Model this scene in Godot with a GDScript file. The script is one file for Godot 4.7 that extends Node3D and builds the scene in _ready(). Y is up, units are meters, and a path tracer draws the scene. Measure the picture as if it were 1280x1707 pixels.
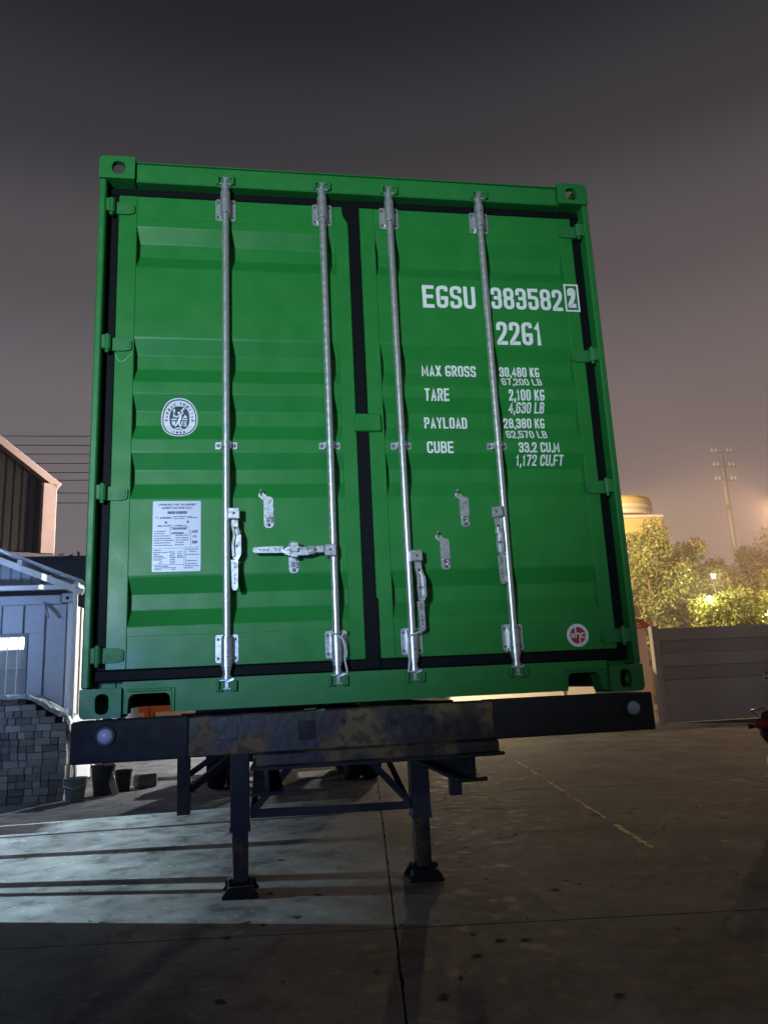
extends Node3D
# A green freight container on a chassis in a concrete yard at night.

const B := 1.29            # height of the container's underside above the yard
const DZ := -0.06          # outer face of the doors
const RZ := -0.096         # bottom of the door panel's recesses
# heights of the bends of the door panel above the container's base, from the top down (outer, inner, inner, outer)
const BENDS := [2.262, 2.190, 2.118, 2.050, 1.690, 1.617, 1.548, 1.475, 1.417, 1.345, 1.275, 1.202, 1.139, 1.066, 1.000, 0.928, 0.583, 0.508, 0.440, 0.368]

var M := {}
var rng := RandomNumberGenerator.new()
var taken := {}

# ---------------------------------------------------------------- mesh collector
class MB:
	var v := PackedVector3Array()
	var n := PackedVector3Array()
	var c := PackedColorArray()
	var col := Color(1, 1, 1)
	var coloured := false

	func tri(a: Vector3, b: Vector3, d: Vector3, na: Vector3, nb: Vector3, nd: Vector3) -> void:
		v.append(a); v.append(b); v.append(d)
		n.append(na); n.append(nb); n.append(nd)
		if coloured:
			c.append(col); c.append(col); c.append(col)

	# flat convex polygon turned so that its front looks along out
	func poly(p: Array, out: Vector3) -> void:
		var k: Vector3 = (p[1] - p[0]).cross(p[2] - p[0])
		if k.length_squared() < 1e-16 and p.size() > 3:
			k = (p[2] - p[0]).cross(p[3] - p[0])
		if k.length_squared() < 1e-18:
			return
		k = k.normalized()
		if k.dot(out) > 0.0:
			for i in range(1, p.size() - 1):
				tri(p[0], p[i + 1], p[i], k, k, k)
		else:
			for i in range(1, p.size() - 1):
				tri(p[0], p[i], p[i + 1], -k, -k, -k)

	func box(lo: Vector3, hi: Vector3, bev := 0.0, xf := Transform3D.IDENTITY) -> MB:
		var m := (lo + hi) * 0.5
		var h := (hi - lo).abs() * 0.5
		var b := minf(bev, minf(h.x, minf(h.y, h.z)) * 0.9)
		var P := func(ax: int, s: Vector3) -> Vector3:
			var q := Vector3(h.x - b, h.y - b, h.z - b)
			q[ax] = h[ax]
			return xf * (m + q * s)
		for ax in 3:
			var u: int = (ax + 1) % 3
			var w: int = (ax + 2) % 3
			for s in [-1.0, 1.0]:
				var pts := []
				for t in [[-1.0, -1.0], [1.0, -1.0], [1.0, 1.0], [-1.0, 1.0]]:
					var sg := Vector3.ONE
					sg[ax] = s; sg[u] = t[0]; sg[w] = t[1]
					pts.append(P.call(ax, sg))
				var o := Vector3.ZERO
				o[ax] = s
				poly(pts, xf.basis * o)
				if b > 0.0:
					for s2 in [-1.0, 1.0]:
						var s0 := Vector3.ONE
						s0[ax] = s; s0[u] = s2; s0[w] = -1.0
						var s1 := s0
						s1[w] = 1.0
						var o2 := Vector3.ZERO
						o2[ax] = s; o2[u] = s2
						poly([P.call(ax, s0), P.call(ax, s1), P.call(u, s1), P.call(u, s0)], xf.basis * o2)
		if b > 0.0:
			for x in [-1.0, 1.0]:
				for y in [-1.0, 1.0]:
					for z in [-1.0, 1.0]:
						var s := Vector3(x, y, z)
						poly([P.call(0, s), P.call(1, s), P.call(2, s)], xf.basis * s)
		return self

	# beam of w x h between two points
	func bar(a: Vector3, b: Vector3, w: float, h: float, up := Vector3.UP, bev := 0.0) -> MB:
		var d := (b - a)
		var l := d.length()
		var z := d / l
		if absf(z.dot(up)) > 0.98:
			up = Vector3.RIGHT
		var x := up.cross(z).normalized()
		var y := z.cross(x)
		return box(Vector3(-w / 2, -h / 2, -l / 2), Vector3(w / 2, h / 2, l / 2), bev, Transform3D(Basis(x, y, z), (a + b) * 0.5))

	# round tube along points; r may be a number or an array
	func tube(p: Array, r, sides := 10, caps := true) -> MB:
		var rings := []
		var norms := []
		var up := Vector3.UP
		var t0: Vector3 = (p[1] - p[0]).normalized()
		if absf(t0.dot(up)) > 0.9:
			up = Vector3.RIGHT
		var x := up.cross(t0).normalized()
		for i in p.size():
			var t: Vector3 = (p[mini(i + 1, p.size() - 1)] - p[maxi(i - 1, 0)])
			t = t0 if t.length() < 1e-9 else t.normalized()
			x = (x - t * x.dot(t)).normalized()
			var y := t.cross(x)
			var ri: float = r[i] if r is Array else r
			var ring := []
			var nn := []
			for k in sides:
				var a := TAU * k / sides
				var dir := x * cos(a) + y * sin(a)
				ring.append(p[i] + dir * ri)
				nn.append(dir)
			rings.append(ring)
			norms.append(nn)
		for i in p.size() - 1:
			for k in sides:
				var k2: int = (k + 1) % sides
				tri(rings[i][k], rings[i + 1][k2], rings[i][k2], norms[i][k], norms[i + 1][k2], norms[i][k2])
				tri(rings[i][k], rings[i + 1][k], rings[i + 1][k2], norms[i][k], norms[i + 1][k], norms[i + 1][k2])
		if caps:
			poly(rings[0], p[0] - p[1])
			poly(rings[-1], p[-1] - p[-2])
		return self

	# turned shape: prof holds (radius, along) pairs; hard edges
	func lathe(prof: Array, xf: Transform3D, sides := 16) -> MB:
		for i in prof.size() - 1:
			var a: Vector2 = prof[i]
			var b: Vector2 = prof[i + 1]
			var d := b - a
			if d.length() < 1e-7:
				continue
			var nr := Vector2(d.y, -d.x).normalized()
			for k in sides:
				var a0 := TAU * k / sides
				var a1 := TAU * (k + 1) / sides
				var q := func(r: float, y: float, an: float) -> Vector3: return xf * Vector3(r * cos(an), y, r * sin(an))
				var m := func(an: float) -> Vector3: return (xf.basis * Vector3(nr.x * cos(an), nr.y, nr.x * sin(an))).normalized()
				var n0: Vector3 = m.call(a0)
				var n1: Vector3 = m.call(a1)
				tri(q.call(a.x, a.y, a0), q.call(b.x, b.y, a1), q.call(b.x, b.y, a0), n0, n1, n0)
				tri(q.call(a.x, a.y, a0), q.call(a.x, a.y, a1), q.call(b.x, b.y, a1), n0, n1, n1)
		return self

	# outline in the xy plane, from z0 to z1
	func prism(pts: PackedVector2Array, z0: float, z1: float, xf := Transform3D.IDENTITY) -> MB:
		var ids := Geometry2D.triangulate_polygon(pts)
		for i in range(0, ids.size(), 3):
			var t := [pts[ids[i]], pts[ids[i + 1]], pts[ids[i + 2]]]
			poly([xf * Vector3(t[0].x, t[0].y, z1), xf * Vector3(t[1].x, t[1].y, z1), xf * Vector3(t[2].x, t[2].y, z1)], xf.basis.z)
			poly([xf * Vector3(t[0].x, t[0].y, z0), xf * Vector3(t[1].x, t[1].y, z0), xf * Vector3(t[2].x, t[2].y, z0)], -xf.basis.z)
		var cw := Geometry2D.is_polygon_clockwise(pts)
		for i in pts.size():
			var a := pts[i]
			var b := pts[(i + 1) % pts.size()]
			var o := Vector2(b.y - a.y, a.x - b.x)
			if cw:
				o = -o
			poly([xf * Vector3(a.x, a.y, z0), xf * Vector3(b.x, b.y, z0), xf * Vector3(b.x, b.y, z1), xf * Vector3(a.x, a.y, z1)], xf.basis * Vector3(o.x, o.y, 0))
		return self

	# sheet bent along a 2D profile (in the plane of u and w) and drawn out along e
	func sheet(prof: Array, org: Vector3, u: Vector3, w: Vector3, e: Vector3, out: Vector3) -> MB:
		for i in prof.size() - 1:
			var a: Vector3 = org + u * prof[i].x + w * prof[i].y
			var b: Vector3 = org + u * prof[i + 1].x + w * prof[i + 1].y
			poly([a, b, b + e, a + e], out)
		return self

	func mesh() -> ArrayMesh:
		var arr := []
		arr.resize(Mesh.ARRAY_MAX)
		arr[Mesh.ARRAY_VERTEX] = v
		arr[Mesh.ARRAY_NORMAL] = n
		if coloured:
			arr[Mesh.ARRAY_COLOR] = c
		var am := ArrayMesh.new()
		am.add_surface_from_arrays(Mesh.PRIMITIVE_TRIANGLES, arr)
		return am

# ---------------------------------------------------------------- naming and tagging
func numbered(called: String) -> String:
	taken[called] = taken.get(called, -1) + 1
	return called if taken[called] == 0 else "%s_%03d" % [called, taken[called]]

func tag(o: Node, label: String, category: String, group := "") -> Node:
	o.set_meta("label", label)
	o.set_meta("category", category)
	if group != "":
		o.set_meta("group", group)
	return o

func thing(called: String, label: String, category: String, at := Vector3.ZERO, turn := 0.0, group := "") -> Node3D:
	var o := Node3D.new()
	o.name = numbered(called)
	add_child(o)
	o.position = at
	o.rotation.y = turn
	tag(o, label, category, group)
	return o

func part(parent: Node, called: String, m: Mesh, mat: Material, at := Vector3.ZERO) -> MeshInstance3D:
	var o := MeshInstance3D.new()
	o.name = called if parent != self else numbered(called)
	o.mesh = m
	o.material_override = mat
	parent.add_child(o, true)
	o.position = at
	return o

func structure(called: String, m: Mesh, mat: Material) -> MeshInstance3D:
	var o := part(self, called, m, mat)
	o.set_meta("kind", "structure")
	return o

func bx(x0: float, y0: float, z0: float, x1: float, y1: float, z1: float, bev := 0.0) -> ArrayMesh:
	return MB.new().box(Vector3(x0, y0, z0), Vector3(x1, y1, z1), bev).mesh()

# ---------------------------------------------------------------- materials
func srgb(c: Color) -> Color:
	return c.linear_to_srgb()

func mat(c: Color, rough := 0.7, metal := 0.0) -> StandardMaterial3D:
	var m := StandardMaterial3D.new()
	m.albedo_color = srgb(c)
	m.roughness = rough
	m.metallic = metal
	return m

func noise_image(sz: int, freq: float, sd: int, type := FastNoiseLite.TYPE_SIMPLEX_SMOOTH, oct := 4) -> PackedByteArray:
	var f := FastNoiseLite.new()
	f.noise_type = type
	f.seed = sd
	f.frequency = freq
	f.fractal_octaves = oct
	if type == FastNoiseLite.TYPE_CELLULAR:
		f.cellular_return_type = FastNoiseLite.RETURN_CELL_VALUE
		f.fractal_type = FastNoiseLite.FRACTAL_NONE
	var im := f.get_seamless_image(sz, sz)
	im.convert(Image.FORMAT_L8)
	return im.get_data()

func tex(sz: int, fmt: int, data: PackedByteArray) -> ImageTexture:
	return ImageTexture.create_from_image(Image.create_from_data(sz, sz, false, fmt, data))

func bump(sz: int, data: PackedByteArray, strength: float) -> ImageTexture:
	var im := Image.create_from_data(sz, sz, false, Image.FORMAT_L8, data)
	im.convert(Image.FORMAT_RGBA8)
	im.bump_map_to_normal_map(strength)
	return ImageTexture.create_from_image(im)

func triplanar(m: StandardMaterial3D, per_metre: float, world := true) -> StandardMaterial3D:
	m.uv1_triplanar = true
	m.uv1_world_triplanar = world
	m.uv1_scale = Vector3.ONE * per_metre
	return m

func byte(x: float) -> int:
	return clampi(int(x * 255.0), 0, 255)

# linear value to an sRGB byte
func sb(x: float) -> int:
	x = clampf(x, 0.0, 1.0)
	return byte(x * 12.92 if x < 0.0031308 else 1.055 * pow(x, 1.0 / 2.4) - 0.055)

func make_materials() -> void:
	# worn yard concrete: cloudy patches, dark oil and tyre stains, pale scuffs, fine grit
	var S := 1024
	var big := noise_image(S, 0.004, 11)
	var mid := noise_image(S, 0.016, 12, FastNoiseLite.TYPE_SIMPLEX_SMOOTH, 5)
	var scuff := noise_image(S, 0.03, 13, FastNoiseLite.TYPE_SIMPLEX, 5)
	var grit := noise_image(S, 0.22, 14, FastNoiseLite.TYPE_SIMPLEX, 3)
	var lut := []
	for i in 1024:
		lut.append(sb(i / 1023.0 * 0.5))
	var data := PackedByteArray()
	data.resize(S * S * 3)
	var rough := PackedByteArray()
	rough.resize(S * S)
	var relief := PackedByteArray()
	relief.resize(S * S)
	for i in S * S:
		var a := big[i] / 255.0
		var b := mid[i] / 255.0
		var s := scuff[i] / 255.0
		var g := grit[i] / 255.0
		var t := 0.048 + 0.112 * a + 0.075 * (b - 0.5) + 0.045 * (g - 0.5)
		if b < 0.36:
			t *= 1.0 - minf((0.36 - b) * 2.5, 0.35)
		if s > 0.70:
			t += minf((s - 0.70) * 0.35, 0.05)
		var q := clampi(int(t * 2046.0), 4, 1023)
		data[i * 3] = lut[q]
		data[i * 3 + 1] = lut[clampi(int(q * 0.985), 0, 1023)]
		data[i * 3 + 2] = lut[clampi(int(q * 0.93), 0, 1023)]
		rough[i] = byte(0.80 + 0.2 * s - 0.14 * clampf(0.4 - b, 0.0, 0.2) * 5.0)
		relief[i] = byte(0.25 * a + 0.35 * b + 0.5 * g)
	var con := mat(Color(1, 1, 1), 1.0)
	con.albedo_color = Color(1, 1, 1)
	con.metallic_specular = 0.3
	con.albedo_texture = tex(S, Image.FORMAT_RGB8, data)
	con.roughness_texture = tex(S, Image.FORMAT_L8, rough)
	con.normal_enabled = true
	con.normal_texture = bump(S, relief, 3.0)
	con.normal_scale = 0.16
	M.concrete = triplanar(con, 1.0 / 5.3)
	var con2 := con.duplicate()
	con2.uv1_offset = Vector3(0.71, 0.4, 0.13)
	M.concrete_base = con2
	var con3 := con.duplicate()
	con3.uv1_offset = Vector3(0.37, 0.2, 0.61)
	M.concrete_slab = con3

	# glossy container paint, gently buckled sheet steel with a dusty bloom
	var P := 512
	var dust := noise_image(P, 0.012, 21, FastNoiseLite.TYPE_SIMPLEX_SMOOTH, 5)
	var fine := noise_image(P, 0.11, 22, FastNoiseLite.TYPE_SIMPLEX, 3)
	var wave := noise_image(P, 0.0065, 23, FastNoiseLite.TYPE_SIMPLEX_SMOOTH, 2)
	var pd := PackedByteArray()
	pd.resize(P * P * 3)
	var pr := PackedByteArray()
	pr.resize(P * P)
	var pb := PackedByteArray()
	pb.resize(P * P)
	for i in P * P:
		var d := dust[i] / 255.0
		var f := fine[i] / 255.0
		var k := 0.90 + 0.10 * d + 0.03 * (f - 0.5)
		pd[i * 3] = sb(k); pd[i * 3 + 1] = sb(k); pd[i * 3 + 2] = sb(k)
		pr[i] = byte(0.36 + 0.16 * d + 0.06 * f)
		pb[i] = byte(0.97 * wave[i] / 255.0 + 0.03 * f)
	var tp := tex(P, Image.FORMAT_RGB8, pd)
	var tr := tex(P, Image.FORMAT_L8, pr)
	var tn := bump(P, pb, 6.0)
	var paint := func(c: Color, rs: float, ns: float, scale: float) -> StandardMaterial3D:
		var m := mat(c, rs)
		m.albedo_texture = tp
		m.roughness_texture = tr
		m.normal_enabled = true
		m.normal_texture = tn
		m.normal_scale = ns
		return triplanar(m, scale)
	M.green = paint.call(Color(0.015, 0.205, 0.036), 0.95, 0.30, 0.9)
	M.green.metallic_specular = 0.40
	M.green.clearcoat_enabled = true
	M.green.clearcoat = 0.22
	M.green.clearcoat_roughness = 0.22
	M.green_steel = paint.call(Color(0.014, 0.198, 0.038), 1.05, 0.12, 1.3)
	M.green_hinge = paint.call(Color(0.018, 0.19, 0.044), 1.2, 0.2, 2.3)
	M.chassis = paint.call(Color(0.020, 0.021, 0.023), 1.8, 0.35, 1.7)
	M.leg_paint = paint.call(Color(0.055, 0.055, 0.056), 1.5, 0.35, 1.7)
	M.office = paint.call(Color(0.44, 0.47, 0.52), 1.3, 0.25, 0.8)
	M.roof = paint.call(Color(0.34, 0.36, 0.39), 1.3, 0.2, 0.8)
	M.white_steel = paint.call(Color(0.70, 0.70, 0.68), 1.2, 0.2, 0.8)
	M.cladding = paint.call(Color(0.21, 0.22, 0.245), 1.4, 0.2, 0.4)
	M.pale_frame = paint.call(Color(0.74, 0.58, 0.51), 1.6, 0.1, 0.4)
	M.blue_shed = paint.call(Color(0.055, 0.075, 0.12), 1.6, 0.1, 0.6)
	M.yellow_wall = paint.call(Color(0.70, 0.48, 0.12), 1.6, 0.1, 0.3)
	M.cream_wall = paint.call(Color(0.72, 0.68, 0.58), 1.6, 0.1, 0.3)
	M.orange_plastic = paint.call(Color(0.72, 0.14, 0.04), 1.0, 0.1, 1.0)
	M.red_paint = paint.call(Color(0.55, 0.03, 0.04), 0.8, 0.1, 1.0)
	M.precast = paint.call(Color(0.54, 0.46, 0.40), 1.8, 0.5, 1.1)
	M.precast_dark = paint.call(Color(0.45, 0.385, 0.335), 1.8, 0.5, 1.0)
	M.hoarding = paint.call(Color(0.20, 0.22, 0.25), 1.4, 0.2, 0.6)

	# galvanised steel with spangle
	var G := 256
	var cell := noise_image(G, 0.07, 31, FastNoiseLite.TYPE_CELLULAR)
	var gd := PackedByteArray()
	gd.resize(G * G * 3)
	var gr := PackedByteArray()
	gr.resize(G * G)
	var fg := noise_image(G, 0.03, 32, FastNoiseLite.TYPE_SIMPLEX_SMOOTH, 4)
	for i in G * G:
		var k := 0.80 + 0.15 * cell[i] / 255.0 + 0.10 * (fg[i] / 255.0 - 0.5)
		gd[i * 3] = sb(k); gd[i * 3 + 1] = sb(k); gd[i * 3 + 2] = sb(k)
		gr[i] = byte(0.34 + 0.20 * fg[i] / 255.0 + 0.08 * cell[i] / 255.0)
	var gal := mat(Color(0.66, 0.68, 0.70), 0.76, 0.74)
	gal.albedo_texture = tex(G, Image.FORMAT_RGB8, gd)
	gal.roughness_texture = tex(G, Image.FORMAT_L8, gr)
	M.galv = triplanar(gal, 5.0)
	var galp := gal.duplicate()
	galp.albedo_color = srgb(Color(0.66, 0.68, 0.72))
	galp.metallic = 0.75
	galp.roughness = 0.75
	M.galv_plate = galp

	# worn, greasy bolster: rubbed ochre paint, rust and black grease with their own outlines
	var r1 := noise_image(P, 0.010, 41, FastNoiseLite.TYPE_SIMPLEX_SMOOTH, 5)
	var r2 := noise_image(P, 0.05, 42, FastNoiseLite.TYPE_SIMPLEX, 5)
	var rd := PackedByteArray()
	rd.resize(P * P * 3)
	var rr := PackedByteArray()
	rr.resize(P * P)
	for i in P * P:
		var a := r1[i] / 255.0
		var b := r2[i] / 255.0
		var ochre := smoothstep(0.44, 0.74, a + 0.17 * (b - 0.5))
		var rust := smoothstep(0.52, 0.68, b) * 0.7
		var base := Color(0.018, 0.018, 0.019).lerp(Color(0.150, 0.104, 0.048), ochre).lerp(Color(0.050, 0.033, 0.019), rust)
		rd[i * 3] = sb(base.r); rd[i * 3 + 1] = sb(base.g); rd[i * 3 + 2] = sb(base.b)
		rr[i] = byte(0.45 + 0.35 * ochre + 0.1 * b)
	var wo := mat(Color(1, 1, 1), 1.0)
	wo.albedo_texture = tex(P, Image.FORMAT_RGB8, rd)
	wo.roughness_texture = tex(P, Image.FORMAT_L8, rr)
	wo.normal_enabled = true
	wo.normal_texture = bump(P, r2, 4.0)
	wo.normal_scale = 0.10
	M.worn = triplanar(wo, 0.62)

	var sc := con.duplicate()
	sc.albedo_texture = null
	sc.albedo_color = srgb(Color(0.145, 0.136, 0.123))
	M.concrete_scuff = sc
	M.oil = mat(Color(0.035, 0.033, 0.030), 0.95)
	M.oil.metallic_specular = 0.1
	M.rubber = mat(Color(0.004, 0.005, 0.007), 0.62)
	M.rubber.metallic_specular = 0.25
	M.tyre = mat(Color(0.014, 0.014, 0.015), 0.85)
	M.black = mat(Color(0.006, 0.006, 0.007), 0.8)
	M.scratch = mat(Color(0.30, 0.45, 0.32), 0.5)
	M.letter = mat(Color(0.80, 0.82, 0.84), 0.5)
	M.sticker_white = mat(Color(0.74, 0.76, 0.80), 0.4)
	M.sticker_dark = mat(Color(0.022, 0.045, 0.055), 0.5)
	M.sticker_red = mat(Color(0.42, 0.03, 0.03), 0.45)
	M.plate = mat(Color(0.40, 0.42, 0.50), 0.42, 0.35)
	M.print_ink = mat(Color(0.09, 0.09, 0.16), 0.6)
	M.lens = mat(Color(0.42, 0.46, 0.55), 0.35)
	M.rope = mat(Color(0.55, 0.56, 0.56), 0.8)
	M.bolt = mat(Color(0.13, 0.14, 0.16), 0.5, 0.6)
	M.yellow_paint = mat(Color(0.52, 0.44, 0.14), 0.75)
	M.bark = mat(Color(0.10, 0.07, 0.045), 0.9)
	M.pole = mat(Color(0.40, 0.38, 0.35), 0.85)
	M.porcelain = mat(Color(0.80, 0.80, 0.78), 0.3)
	M.wire = mat(Color(0.02, 0.02, 0.02), 0.7)
	M.wood = mat(Color(0.30, 0.25, 0.17), 0.8)
	M.chrome = mat(Color(0.75, 0.75, 0.75), 0.25, 1.0)
	M.scooter_red = mat(Color(0.03, 0.008, 0.009), 0.25)
	M.tail_lens = mat(Color(0.35, 0.006, 0.008), 0.15)
	var leaf := mat(Color(1, 1, 1), 0.55)
	leaf.vertex_color_use_as_albedo = true
	leaf.backlight_enabled = true
	leaf.backlight = Color(0.5, 0.5, 0.3)
	leaf.cull_mode = BaseMaterial3D.CULL_DISABLED
	M.leaf = leaf
	var brick_grain := noise_image(256, 0.06, 51, FastNoiseLite.TYPE_SIMPLEX, 4)
	var bd := PackedByteArray()
	bd.resize(256 * 256 * 3)
	for i in 256 * 256:
		var k := 0.72 + 0.5 * (brick_grain[i] / 255.0 - 0.3)
		bd[i * 3] = sb(k); bd[i * 3 + 1] = sb(k); bd[i * 3 + 2] = sb(k)
	var bt := tex(256, Image.FORMAT_RGB8, bd)
	M.brick = []
	for t in [0.18, 0.24, 0.31, 0.40]:
		var m := mat(Color(t, t * 1.0, t * 1.02), 0.92)
		m.albedo_texture = bt
		M.brick.append(triplanar(m, 2.7))
	M.tarp = mat(Color(0.20, 0.25, 0.26), 0.55)
	M.bucket = mat(Color(0.16, 0.18, 0.20), 0.6)
	M.dark_plastic = mat(Color(0.022, 0.024, 0.028), 0.6)
	var glass := mat(Color(0.5, 0.6, 0.7), 0.05)
	glass.transparency = BaseMaterial3D.TRANSPARENCY_ALPHA
	glass.albedo_color.a = 0.12
	M.glass = glass

func glow(c: Color, e: float) -> StandardMaterial3D:
	var m := mat(Color(0.8, 0.8, 0.8), 0.4)
	m.emission_enabled = true
	m.emission = srgb(c)
	m.emission_energy_multiplier = e
	return m

# ---------------------------------------------------------------- the doors' surface and what is painted on it
func door_z(y: float) -> float:
	for i in range(0, BENDS.size(), 4):
		if y < BENDS[i] and y > BENDS[i + 3]:
			if y > BENDS[i + 1]:
				return lerpf(DZ, RZ, (BENDS[i] - y) / (BENDS[i] - BENDS[i + 1]))
			if y > BENDS[i + 2]:
				return RZ
			return lerpf(RZ, DZ, (BENDS[i + 2] - y) / (BENDS[i + 2] - BENDS[i + 3]))
	return DZ

func cut(p: Array, at: float, above: bool) -> Array:
	var out := []
	for i in p.size():
		var a: Vector2 = p[i]
		var b: Vector2 = p[(i + 1) % p.size()]
		var ia := a.y >= at if above else a.y <= at
		var ib := b.y >= at if above else b.y <= at
		if ia:
			out.append(a)
		if ia != ib and absf(b.y - a.y) > 1e-9:
			out.append(a.lerp(b, (at - a.y) / (b.y - a.y)))
	return out

# flat triangles laid on the door sheet, bent with it; off is the film's thickness
func lay(layers: Array, off0: float, bent := true) -> ArrayMesh:
	var mb := MB.new()
	for k in layers.size():
		lay_one(mb, layers[k], off0 + 0.00022 * (k % 9), bent)
	return mb.mesh()

func lay_one(mb: MB, tris: PackedVector2Array, off: float, bent: bool) -> void:
	var edges := [9.0]
	edges.append_array(BENDS)
	edges.append(-9.0)
	for i in range(0, tris.size(), 3):
		var t := [tris[i], tris[i + 1], tris[i + 2]]
		if not bent:
			mb.poly([Vector3(t[0].x, t[0].y, off), Vector3(t[1].x, t[1].y, off), Vector3(t[2].x, t[2].y, off)], Vector3.BACK)
			continue
		var hi := maxf(t[0].y, maxf(t[1].y, t[2].y))
		var lo := minf(t[0].y, minf(t[1].y, t[2].y))
		for k in edges.size() - 1:
			if edges[k + 1] >= hi or edges[k] <= lo:
				continue
			var p := cut(cut(t, edges[k], false), edges[k + 1], true)
			if p.size() < 3:
				continue
			var q := []
			for a in p:
				q.append(Vector3(a.x, a.y, door_z(a.y) + off))
			mb.poly(q, Vector3.BACK)

func ribbon(into: Array, path: PackedVector2Array, w: float, closed := false) -> void:
	var n := path.size()
	var out := PackedVector2Array()
	var l := PackedVector2Array()
	var r := PackedVector2Array()
	for i in n:
		var a := path[(i - 1 + n) % n] if (i > 0 or closed) else path[i]
		var b := path[(i + 1) % n] if (i < n - 1 or closed) else path[i]
		var d1 := (path[i] - a).normalized()
		var d2 := (b - path[i]).normalized()
		if d1 == Vector2.ZERO: d1 = d2
		if d2 == Vector2.ZERO: d2 = d1
		var n1 := Vector2(-d1.y, d1.x)
		var n2 := Vector2(-d2.y, d2.x)
		var m := (n1 + n2).normalized()
		if m == Vector2.ZERO: m = n1
		var k := minf(1.0 / maxf(m.dot(n1), 0.2), 1.7)
		l.append(path[i] + m * w * 0.5 * k)
		r.append(path[i] - m * w * 0.5 * k)
	for i in (n if closed else n - 1):
		var j := (i + 1) % n
		for p in [l[i], l[j], r[j], l[i], r[j], r[i]]:
			out.append(p)
	into.append(out)

func soften(p: Array, rad: float, closed: bool) -> PackedVector2Array:
	var out := PackedVector2Array()
	var n := p.size()
	for i in n:
		var c := Vector2(p[i].x, p[i].y)
		if p[i].z < 0.5 or (not closed and (i == 0 or i == n - 1)):
			out.append(c)
			continue
		var a := Vector2(p[(i - 1 + n) % n].x, p[(i - 1 + n) % n].y)
		var b := Vector2(p[(i + 1) % n].x, p[(i + 1) % n].y)
		var r := minf(rad, minf((a - c).length(), (b - c).length()) * 0.49)
		var s := c + (a - c).normalized() * r
		var e := c + (b - c).normalized() * r
		for k in 6:
			var t := k / 5.0
			out.append(s.lerp(c, t).lerp(c.lerp(e, t), t))
	return out

# strokes of the stencil alphabet on a unit square: x, y, rounded?; a leading 9 closes the stroke
const GLYPHS := {
	"0": [[9, 0,0,1, 1,0,1, 1,1,1, 0,1,1]], "O": [[9, 0,0,1, 1,0,1, 1,1,1, 0,1,1]],
	"D": [[9, 0,0,0, 1,0,1, 1,1,1, 0,1,0]],
	"C": [[0, 1,.77,0, 1,1,1, 0,1,1, 0,0,1, 1,0,1, 1,.23,0]],
	"G": [[0, 1,.88,0, 1,1,1, 0,1,1, 0,0,1, 1,0,1, 1,.44,0, .55,.44,0]],
	"S": [[0, 1,.81,0, 1,1,1, 0,1,1, 0,.52,1, 1,.48,1, 1,0,1, 0,0,1, 0,.19,0]],
	"E": [[0, 1,1,0, 0,1,0, 0,0,0, 1,0,0], [0, 0,.5,0, .88,.5,0]],
	"F": [[0, 1,1,0, 0,1,0, 0,0,0], [0, 0,.5,0, .85,.5,0]],
	"U": [[0, 0,1,0, 0,0,1, 1,0,1, 1,1,0]],
	"3": [[0, 0,.78,0, 0,1,1, 1,1,1, 1,.52,1, .35,.52,0], [0, .35,.52,0, 1,.52,1, 1,0,1, 0,0,1, 0,.22,0]],
	"8": [[9, 0,.52,1, 1,.52,1, 1,1,1, 0,1,1], [9, 0,0,1, 1,0,1, 1,.52,1, 0,.52,1]],
	"5": [[0, 1,1,0, 0,1,0, 0,.6,0, 1,.6,1, 1,0,1, 0,0,1, 0,.25,0]],
	"2": [[0, 0,.74,0, 0,1,1, 1,1,1, 1,.6,1, 0,.06,0, 0,0,0, 1,0,0]],
	"1": [[0, .1,.8,0, .6,1,0, .6,0,0]],
	"4": [[0, .78,0,0, .78,1,0, 0,.28,0, 1.1,.28,0]],
	"6": [[0, 1,.83,0, 1,1,1, 0,1,1, 0,0,1, 1,0,1, 1,.55,1, 0,.55,0]],
	"7": [[0, 0,1,0, 1,1,0, .35,0,0]],
	"M": [[0, 0,0,0, 0,1,0, .5,.25,0, 1,1,0, 1,0,0]],
	"N": [[0, 0,0,0, 0,1,0, 1,0,0, 1,1,0]],
	"A": [[0, 0,0,0, .5,1,0, 1,0,0], [0, .18,.28,0, .82,.28,0]],
	"X": [[0, 0,0,0, 1,1,0], [0, 0,1,0, 1,0,0]],
	"R": [[0, 0,0,0, 0,1,0, 1,1,1, 1,.48,1, 0,.48,0], [0, .5,.48,0, 1,0,0]],
	"P": [[0, 0,0,0, 0,1,0, 1,1,1, 1,.46,1, 0,.46,0]],
	"B": [[0, 0,0,0, 0,1,0, 1,1,1, 1,.53,1, 0,.53,0], [0, 0,.53,0, 1,.53,1, 1,0,1, 0,0,0]],
	"T": [[0, 0,1,0, 1,1,0], [0, .5,1,0, .5,0,0]], "I": [[0, .5,0,0, .5,1,0]],
	"V": [[0, 0,1,0, .5,0,0, 1,1,0]], "Y": [[0, 0,1,0, .5,.45,0, 1,1,0], [0, .5,.45,0, .5,0,0]],
	"L": [[0, 0,1,0, 0,0,0, 1,0,0]], "K": [[0, 0,0,0, 0,1,0], [0, 1,1,0, 0,.4,0], [0, .35,.6,0, 1,0,0]],
	".": [[0, .5,-.06,0, .5,.06,0]], ",": [[0, .5,.06,0, .3,-.18,0]], "-": [[0, 0,.5,0, 1,.5,0]],
}

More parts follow.
